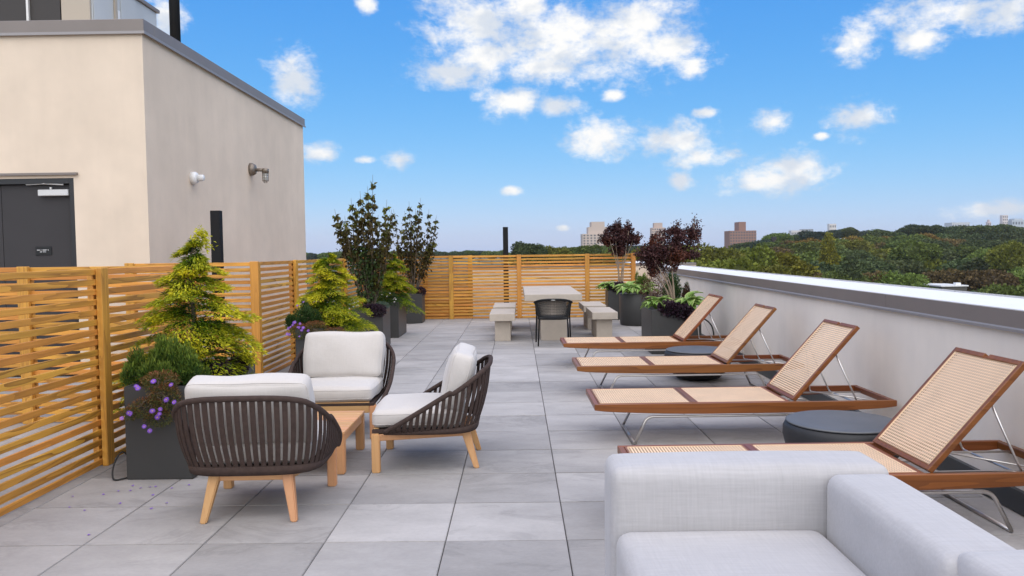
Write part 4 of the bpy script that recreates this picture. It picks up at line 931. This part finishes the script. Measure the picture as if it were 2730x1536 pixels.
maple('broader dark red maple behind the farthest lounger', (2.22, 11.45, .56), [(2.56,1.93),(2.60,1.86),(2.50,1.80),(2.42,1.78),(2.30,1.84),(2.20,1.76),(2.08,1.68),(2.62,1.76),(2.58,1.60),(1.80,1.45),(1.84,1.30),(2.02,1.14),(2.55,1.40),(2.30,1.80)],
      [(1.86,1.42,.17,.15),(1.84,1.26,.12,.10),(1.96,1.17,.14,.07),(1.98,1.46,.17,.17),(2.15,1.52,.20,.20),(2.05,1.32,.20,.14),(2.32,1.38,.22,.18),(2.36,1.60,.17,.14),(2.50,1.62,.10,.12),(2.24,1.70,.09,.07),(2.16,1.22,.14,.07),(2.48,1.36,.10,.10)], 71, 46000, .034)
maple('slimmer dark red maple at the right end of the far fence', (2.16, 16.8, .56), [(2.05,2.02),(2.14,2.08),(2.34,2.05),(2.40,1.96),(2.28,1.90),(1.90,1.88),(1.72,1.76),(1.70,1.66),(2.62,1.72),(2.56,1.80),(1.94,1.95)],
      [(2.04,1.72,.24,.22),(2.25,1.68,.22,.20),(1.92,1.66,.14,.13),(2.42,1.66,.16,.13),(2.14,1.48,.20,.12),(2.32,1.84,.10,.10),(2.10,1.88,.10,.10)], 72, 42000, .05)
def hosta_leaf_mesh(L_=.17, W_=.075):
    V = []; tp = []; Fc = []
    n = 6
    for i in range(n+1):
        s = i/n; w_ = W_*math.sin(min(1, s*1.02+.02)*PI)**.8*(1-.25*s)+.002; x = s*L_; z = .07*math.sin(s*PI*.62)*1.2-.09*s*s
        for j, u in enumerate((-1, -.72, 0, .72, 1)): V.append((x, u*w_/1.0*.5*1.3, z+abs(u)*.012)); tp.append(1. if abs(u) > .9 else (.35 if abs(u) > .5 else 0))
    for i in range(n):
        for j in range(4): a = i*5+j; Fc.append((a, a+1, a+6, a+5))
    me = bpy.data.meshes.new('leaf'); me.from_pydata(V, [], Fc); me.update()
    at = me.attributes.new('tip', 'FLOAT', 'POINT'); at.data.foreach_set('value', tp); at = me.attributes.new('rnd', 'FLOAT', 'POINT'); at.data.foreach_set('value', [.5]*len(V))
    me.polygons.foreach_set('use_smooth', [True]*len(me.polygons)); me.materials.append(F_HOS); return me
HL = hosta_leaf_mesh()
def hosta(label, base, n, s, seed):
    rg = random.Random(seed); t = empty('hosta', base, label=label, cat='plant', group='hostas in the right planters')
    for k in range(n):
        a = k*2.399+rg.uniform(-.3, .3); lift = rg.uniform(-.1, .95)*(1-k/n)+.05; o = inst('leaf', HL, t, (rg.uniform(-.03, .03), rg.uniform(-.03, .03), rg.uniform(0, .05)), (rg.uniform(-.3, .3), -lift, a)); q = s*rg.uniform(.8, 1.2); o.scale = (q, q, q)
hosta('variegated hosta at the left corner of the large right planter', (1.95, 11.2, .60), 44, 1.35, 1)
hosta('bright variegated hosta at the right of the large right planter', (2.40, 11.2, .60), 46, 1.5, 2)
hosta('green hosta on the left of the round planter', (2.12, 15.25, .60), 40, 1.6, 3)
hosta('green hosta on the right of the round planter', (2.45, 15.2, .60), 40, 1.5, 4)
hosta('pale green hosta on the small planter by the far fence', (1.90, 16.7, .60), 36, 1.5, 5)
bush('heuchera', 'ruffled dark purple heuchera at the front of the large right planter', 'plant', (2.16, 11.05, .60), [(-.08,0,.02,.15,.10,.10),(.10,-.02,.0,.15,.10,.10),(.18,-.04,-.07,.08,.06,.06)], 1500, .04, .042, F_HEU, 81, upw=.3, tipbias=.4)
bush('heuchera', 'dark purple heuchera on the small planter by the far fence', 'plant', (2.1, 16.6, .62), [(0,0,.05,.20,.12,.10)], 900, .04, .04, F_HEU, 82, upw=.3)
bush('boxwood', 'fresh green upright shrub behind the hostas of the round planter', 'shrub', (2.42, 15.6, .58), sprigs(83, 18, .17, .15, .50), 6500, .035, .011, F_DWF, 83, upw=1.1, tipbias=.6, stems=8)
bush('brown_shrub', 'twiggy reddish brown shrub between the round planter and the broader maple', 'shrub', (2.36, 13.7, .10), [(0,0,.62,.27,.22,.32),(.1,0,.4,.25,.2,.3),(0,0,.2,.15,.15,.3)], 4200, .03, .012, F_BRN, 84, upw=.5, tipbias=.8, stems=40, stemmat=PALEBARK)
bush('juniper', 'dark upright juniper behind the broader maple trunk', 'shrub', (2.42, 12.3, .40), [(a, b, c+.22, d, e, f_) for a, b, c, d, e, f_ in sprigs(85, 16, .20, .14, .52)], 5200, .035, .009, F_DKG, 85, upw=1.3, tipbias=.1, stems=10)
bush('small_conifer', 'tiny brown green cone conifer against the parapet behind the hosta', 'shrub', (2.50, 11.85, .55), [(0,0,.18,.07,.07,.12),(0,0,.28,.04,.04,.10)], 1300, .025, .008, F_BRN, 86, upw=1.0, tipbias=.1)
# ------------------------------------------------------------------ small things
prng = random.Random(3)
pet = MB().add([(-.009,0,.001),(0,-.006,.003),(.010,0,.001),(0,.006,.004),(.004,.012,.002),(-.005,.010,.006)], [(0,1,2,3),(3,2,4,5)]).mesh('fallen_petal', PETAL)
spots = [(-2.49,4.87),(-2.38,4.93),(-2.33,4.95),(-2.18,4.92),(-2.42,4.88),(-2.55,4.80),(-2.10,4.98),(-2.24,4.78),(-2.62,4.56),(-2.50,4.50),(-2.36,4.62),(-2.08,4.62),(-2.13,4.52),(-2.72,4.77),(-2.26,4.10),(-2.50,3.55),(-2.30,4.96),(-2.46,4.98)]
for x, y in spots:
    inst('fallen_petal', pet, None, (x, y, .002), (0, 0, prng.uniform(0, 6)), label='tiny purple petal fallen on the grey pavers in front of the nearest planter', cat='petal', group='fallen purple petals').scale = (1.0,)*3
MB().tube(bez([(-2.56,5.25,.06),(-2.63,5.22,.16),(-2.66,5.16,.10),(-2.64,5.10,.015),(-2.58,5.12,.01),(-2.55,5.2,.01)], 6), .006, 6).obj('cable', CABLE, None, smooth=True, label='thin black irrigation cable looping out beside the nearest left planter', cat='cable')
MB().tube(bez([(2.53,11.3,.42),(2.62,11.25,.46),(2.72,11.22,.36),(2.74,11.2,.18),(2.66,11.2,.03),(2.6,11.3,.015)], 6), .011, 6).obj('cable', CABLE, None, smooth=True, label='thick black cable curving down by the wall beside the farthest lounger', cat='cable')
MB().tube(bez([(-2.36,16.3,.012),(-2.2,16.2,.012),(-2.05,16.28,.012),(-1.98,16.35,.012)], 6), .006, 5).obj('cable', CABLE, None, smooth=True, label='short black cable on the pavers in front of the last left planter', cat='cable')
MB().lathe([(.03,0),(.03,.004),(.001,.005)], 12).obj('floor_drain', BLACKM, None, loc=(1.06, 15.1, .002), label='small dark drain cap on the pavers right of the dining tables', cat='drain')

# ------------------------------------------------------------------ park trees
def crown_mesh(seed, R=1., H=1., cone=False, n=4400, leaf=.08):
    rg = np.random.RandomState(seed); parts = []; lobes = []
    if cone:
        for k in range(14): h = k/14; lobes.append((rg.normal()*.12*(1-h), rg.normal()*.12*(1-h), -.8+1.75*h, .62*(1-h)+.12, .2))
    else:
        for k in range(11):
            d = rdirs(1, rg)[0]; d[2] = abs(d[2])*.9-.2; q = rg.uniform(.25, .58); lobes.append((d[0]*q, d[1]*q, d[2]*q, rg.uniform(.34, .56), rg.uniform(.30, .46)))
    tot = sum(l[3]**2 for l in lobes)
    for (x, y, z, r, rz_) in lobes:
        k = int(n*r*r/tot)+20; d = rdirs(k, rg); d[:, 2] = np.where(d[:, 2] < -.3, -d[:, 2], d[:, 2]); P = np.array([x, y, z])+d*np.array([r, r, rz_])*rg.uniform(.78, 1.06, k)[:, None]
        D = d+rg.normal(size=(k, 3))*.8
        parts.append(leaves(P, D, rg.uniform(.6, 1.4, k)*leaf, rg.uniform(.6, 1.4, k)*leaf*.9, rg, fold=.2, twist=1.5))
    return leaf_mesh('crown', parts, F_FAR), lobes
crowns = [crown_mesh(100+k)[0] for k in range(6)]; cones = [crown_mesh(120+k, cone=True)[0] for k in range(2)]
def core_mesh(seed, cone=False):
    _, lobes = crown_mesh(seed, n=10, cone=cone); bm = bmesh.new()
    for (x, y, z, r, rz_) in lobes:
        bmesh.ops.create_icosphere(bm, subdivisions=1, radius=1, matrix=Matrix.Translation((x, y, z)) @ Matrix.Diagonal((r*.82, r*.82, rz_*.82, 1)))
    me = bpy.data.meshes.new('inner_mass'); bm.to_mesh(me); bm.free(); me.materials.append(F_FAR); return me
cores = [core_mesh(100+k) for k in range(6)]; ccores = [core_mesh(120+k, True) for k in range(2)]
trunkm = MB().tube([(0,0,0),(.02,0,.5),(0,0,1)], .5, 7, rfun=lambda q: .5-.25*q).mesh('trunk', BARK, smooth=True)
trg = random.Random(77)
LAB = {}
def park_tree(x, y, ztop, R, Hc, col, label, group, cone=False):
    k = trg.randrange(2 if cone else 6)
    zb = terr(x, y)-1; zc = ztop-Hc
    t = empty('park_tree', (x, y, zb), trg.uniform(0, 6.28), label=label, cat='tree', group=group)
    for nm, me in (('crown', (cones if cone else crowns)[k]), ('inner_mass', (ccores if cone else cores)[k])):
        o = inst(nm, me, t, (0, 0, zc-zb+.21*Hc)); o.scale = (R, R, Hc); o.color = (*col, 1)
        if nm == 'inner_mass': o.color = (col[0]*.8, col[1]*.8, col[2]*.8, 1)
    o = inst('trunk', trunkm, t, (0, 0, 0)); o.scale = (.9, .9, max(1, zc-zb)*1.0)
pal = dict(dark=(.066,.088,.030), mid=(.105,.138,.026), olive=(.135,.145,.018), yel=(.165,.155,.012), brown=(.125,.085,.028), orange=(.19,.12,.02), blue=(.045,.065,.040))
def jit(c_, a=.18): q = trg.uniform(1-a, 1+a); return tuple(v_*q*trg.uniform(.93, 1.07) for v_ in c_)
def lerp_tab(tab, s):
    for (a, va), (b, vb) in zip(tab[:-1], tab[1:]):
        if a <= s <= b: return va+(vb-va)*(s-a)/(b-a)
    return tab[0][1] if s < tab[0][0] else tab[-1][1]
sil = [(-.6,.004),(-.2,.0042),(-.1,.0035),(0,.0035),(.06,.006),(.2,.008),(.29,.012),(.32,.0195),(.36,.0235),(.396,.0245),(.42,.0260),(.46,.0245),(.50,.0270),(.54,.0262),(.60,.0258),(.63,.0248),(.9,.022)]
def layer(s0, s1, Y, ds, etab, R, Hc, cols_, label, group, jy=12, je=.0022, cone_p=0):
    s = s0
    while s < s1:
        y = Y+trg.uniform(-jy, jy); e = lerp_tab(etab, s) if isinstance(etab, list) else etab
        x = s*y; r = R*trg.uniform(.72, 1.35)
        if y < 170 and .505 < s < .585 and trg: s += ds*.5; continue
        ck = trg.choice(cols_)
        zone = 'at the left end' if s < s0+.06 else 'by the ochre cone' if .36 < s < .43 else 'left of the middle' if s < .36 else 'in the middle' if s < .52 else 'toward the right edge' if s < .63 else 'past the right edge'
        if s1 < .4: zone = 'left side' if s < s0+.35*(s1-s0) else 'middle' if s < s0+.68*(s1-s0) else 'right side'
        word = dict(dark='dark green', mid='mid green', olive='olive', yel='yellowish', brown='brownish', orange='orange tinted', blue='bluish green')[ck]
        word = ('broad ' if r > R*1.13 else 'small ' if r < R*.88 else '')+word
        park_tree(x, y, EYE+(e+trg.uniform(-je, je*.4))*y, r, Hc*trg.uniform(.85, 1.15), jit(pal[ck]), word+' '+label+', '+zone, group, cone=trg.random() < cone_p)
        s += ds*trg.uniform(.75, 1.25)
# far horizon line on the left and centre
layer(-.40, .20, 520, .0165, sil, 7.5, 5.0, ['dark','blue','dark','mid'], 'tree of the low far treeline above the fences', 'trees of the low far treeline', je=.0012)
# hill top on the right
layer(.285, .70, 430, .020, sil, 9.5, 7, ['dark','dark','mid','blue'], 'tree on the crest of the wooded hill', 'trees on the crest of the hill', je=.004)
down = lambda d_: [(a, b-d_) for a, b in sil]
layer(.29, .70, 385, .025, down(.0075), 11.5, 9, ['dark','mid','brown','orange','mid'], 'tree just below the crest of the wooded hill', 'trees just below the crest')
layer(.29, .70, 335, .030, down(.0145), 12, 9.5, ['mid','dark','olive','brown','mid'], 'tree halfway up the wooded hill', 'trees halfway up the hill')
layer(.30, .70, 280, .036, down(.023), 12, 10, ['mid','olive','mid','dark'], 'tree on the lower hill slope', 'trees on the lower slope')
layer(.33, .72, 225, .044, down(.035), 11, 10, ['mid','dark','olive','dark'], 'tree at the foot of the wooded hill', 'trees at the foot of the hill')
layer(.36, .74, 180, .045, down(.050), 8, 7, ['dark','mid','brown','mid'], 'tree in the valley below the wooded hill', 'trees in the valley')
layer(.36, .76, 140, .058, down(.068), 7.5, 7, ['brown','mid','dark','mid'], 'park tree just above the parapet', 'nearer park trees above the parapet')
# broad yellow-green mass behind the maples
layer(.165, .335, 150, .040, [(.1,.009),(.25,.0115),(.30,.010),(.345,-.008)], 7.5, 8, ['yel','olive','yel'], 'park tree atop the broad mass right of the maple', 'yellow green park trees', jy=5, je=.001)
layer(.20, .375, 125, .044, [(.1,-.007),(.25,-.006),(.30,-.010),(.335,-.020),(.36,-.032)], 7, 7, ['olive','yel'], 'park tree low in the mass right of the maple', 'olive park trees', jy=4, je=.001)
layer(.18, .38, 105, .05, [(.1,-.030),(.30,-.032),(.36,-.045)], 6.5, 7, ['olive','yel'], 'park tree lowest in the mass right of the maple', 'olive park trees', jy=3, je=.001)
# middle distance over the far fence
park_tree(.012*190, 190, EYE+.0148*190, 5.2, 4.5, pal['dark'], 'round dark tree standing above the fence right of the black post', None)
park_tree(.046*200, 200, EYE+.0088*200, 5.0, 4.5, jit(pal['olive']), 'rounded olive tree above the fence left of the beige tower', None)
park_tree(.064*210, 210, EYE+.0082*210, 5.5, 4.5, jit(pal['mid']), 'green tree above the fence beside the olive rounded tree', None)
park_tree(.088*205, 205, EYE+.0085*205, 6, 5, jit(pal['mid']), 'green tree above the fence in front of the beige tower', None)
layer(.0, .19, 230, .024, [(0,.0035),(.2,.0055)], 5.5, 5, ['mid','dark'], 'low green park tree just above the far fence', 'low park trees above the far fence')
park_tree(.388*235, 235, EYE+.0085*235, 6.8, 9.5, pal['yel'], 'tall yellow ochre conical tree rising from the hillside', None, cone=True)
park_tree(.415*170, 170, EYE-.017*170, 6.5, 7, pal['dark'], 'dark green cedar-like tree right of the ochre conical tree', None, cone=True)
park_tree(.615*210, 210, EYE+.009*210, 7.5, 9, pal['olive'], 'bright olive tree near the right edge of the photo', None)
park_tree(.50*240, 240, EYE+.0085*240, 9.5, 8, pal['mid'], 'wide fresh green tree in the middle of the wooded hill', None)
# ------------------------------------------------------------------ distant buildings
def tower(label, x0, x1, ytop, Y, colr, cap=None, nx=8, nz=8, zbase=-19, depth=None, wincol=(.08,.09,.11), group=None):
    """x0,x1 slopes x/y; ytop slope z/y; storeys and bays of real windows on the front and left side"""
    X0, X1, Z = x0*Y, x1*Y, EYE+ytop*Y; w_ = X1-X0; dp = depth or w_*.8
    t = empty('distant_building', ((X0+X1)/2, Y, zbase), label=label, cat='building', group=group); H_ = Z-zbase
    wm = mat('wall_'+'_'.join(str(round(c_*100)) for c_ in colr), colr, .9)
    m = MB().box(-w_/2, w_/2, 0, dp, 0, H_)
    m.obj('wall', wm, t)
    gl = mat('far_glass', wincol, .2)
    wn = MB(); fh = (H_*.62)/nz
    ww, wh = w_/nx*.5, fh*.5
    wm_ = MB().box(-ww/2, ww/2, -.12, .0-.01, -wh/2, wh/2).mesh('window', gl)
    for i in range(nx):
        for j in range(nz):
            inst('window', wm_, t, (-w_/2+w_*(i+.5)/nx, 0, H_-fh*(j+.6)))
    if cap:
        for k, (cw, chh) in enumerate(cap):
            m = MB().box(-w_*cw/2, w_*cw/2, dp*.1, dp*.9, H_, H_+chh*Y); m.obj('roof_block', wm, t); H_ += chh*Y
    return t
tower('beige stepped apartment tower left of the slimmer maple', .0817, .121, .0205, 900, (.52,.42,.36), cap=[(.62,.0085),(.42,.0065)], nx=9, nz=8)
tower('beige apartment tower mostly hidden behind the broader maple', .168, .185, .0270, 1300, (.50,.38,.32), cap=[(.6,.0060)], nx=6, nz=8)
tower('brick red apartment block with a square roof tower over the treeline', .2651, .2982, .0218, 850, (.27,.15,.115), cap=[(.26,.0110)], nx=10, nz=8, wincol=(.42,.36,.32))
tower('low white building in the left gap of the hill crest', .3417, .3545, .0212, 1400, (.55,.52,.52), nx=6, nz=3)
tower('grey dark windowed block beside the low white building', .3555, .3690, .0225, 1400, (.25,.26,.28), nx=5, nz=3)
tower('single pale slab tower standing above the hill crest', .389, .3975, .0287, 1500, (.62,.58,.56), nx=4, nz=5)
tower('faint wide grey building above the hill crest', .541, .563, .0282, 1800, (.5,.51,.54), nx=7, nz=3)
tower('slim pinkish spire tower on the hill crest', .585, .5895, .0285, 2000, (.55,.45,.44), cap=[(.4,.0025)], nx=2, nz=5)
tower('tallest slim pale tower near the right edge of the skyline', .6035, .6105, .0365, 2000, (.62,.55,.53), nx=3, nz=8)
tower('grey sloped building right of the tallest slim tower', .6155, .6330, .0300, 2000, (.42,.46,.50), cap=[(.6,.002)], nx=5, nz=4)
MB().box(-1.1, 1.1, -1, 1, 0, 19+EYE+.0135*420).obj('chimney', mat('dark_brick', (.035,.028,.028), .9), None, loc=(.3185*420, 418, -19), label='dark square chimney at the left end of the wooded hill', cat='chimney')
kx, ky = .545*165, 165
ks = empty('park_house', (kx, ky, terr(kx, ky)), 0, label='low park building with a flat white roof among the trees above the parapet', cat='building')
zk = EYE-.0500*ky-terr(kx, ky)
MB().box(-2.6, 2.6, 0, 11, 0, zk-.25).obj('wall', mat('park_house_wall', (.09,.085,.075), .85), ks)
MB().box(-2.8, 2.8, -.2, 11.2, zk-.25, zk).obj('roof', WHITEM, ks); MB().box(.6, 1.6, .5, 1.5, zk, zk+.5).obj('roof_box', WHITEM, ks)
for q in (-1.7, 0, 1.7):
    for zz in (zk*.3, zk*.7): MB().box(q-.4, q+.4, -.03, -.002, zz-.6, zz+.6).obj('window', mat('far_glass', (.08,.09,.11), .2), ks)
for q, c_ in ((-.022, 'dark'), (.0, 'mid'), (.024, 'dark')):
    park_tree((.545+q)*146, 146, EYE-.0535*146, 4.2, 5, jit(pal[c_]), {-.022: 'left', .0: 'middle', .024: 'right'}[q]+' small tree standing in front of the low white roofed park building', None)
# ------------------------------------------------------------------ air
hz = bpy.data.materials.new('haze'); hz.use_nodes = True; t_ = hz.node_tree; t_.nodes.clear()
pv = N(t_, 'ShaderNodeVolumePrincipled'); pv.inputs['Color'].default_value = (1, 1, 1, 1); pv.inputs['Density'].default_value = .00009; pv.inputs['Anisotropy'].default_value = .3
ho = N(t_, 'ShaderNodeOutputMaterial'); L(t_, pv.outputs[0], ho.inputs['Volume'])
MB().box(-2700, 2700, -900, 5100, -22, 110).obj('haze', hz, kind='stuff')
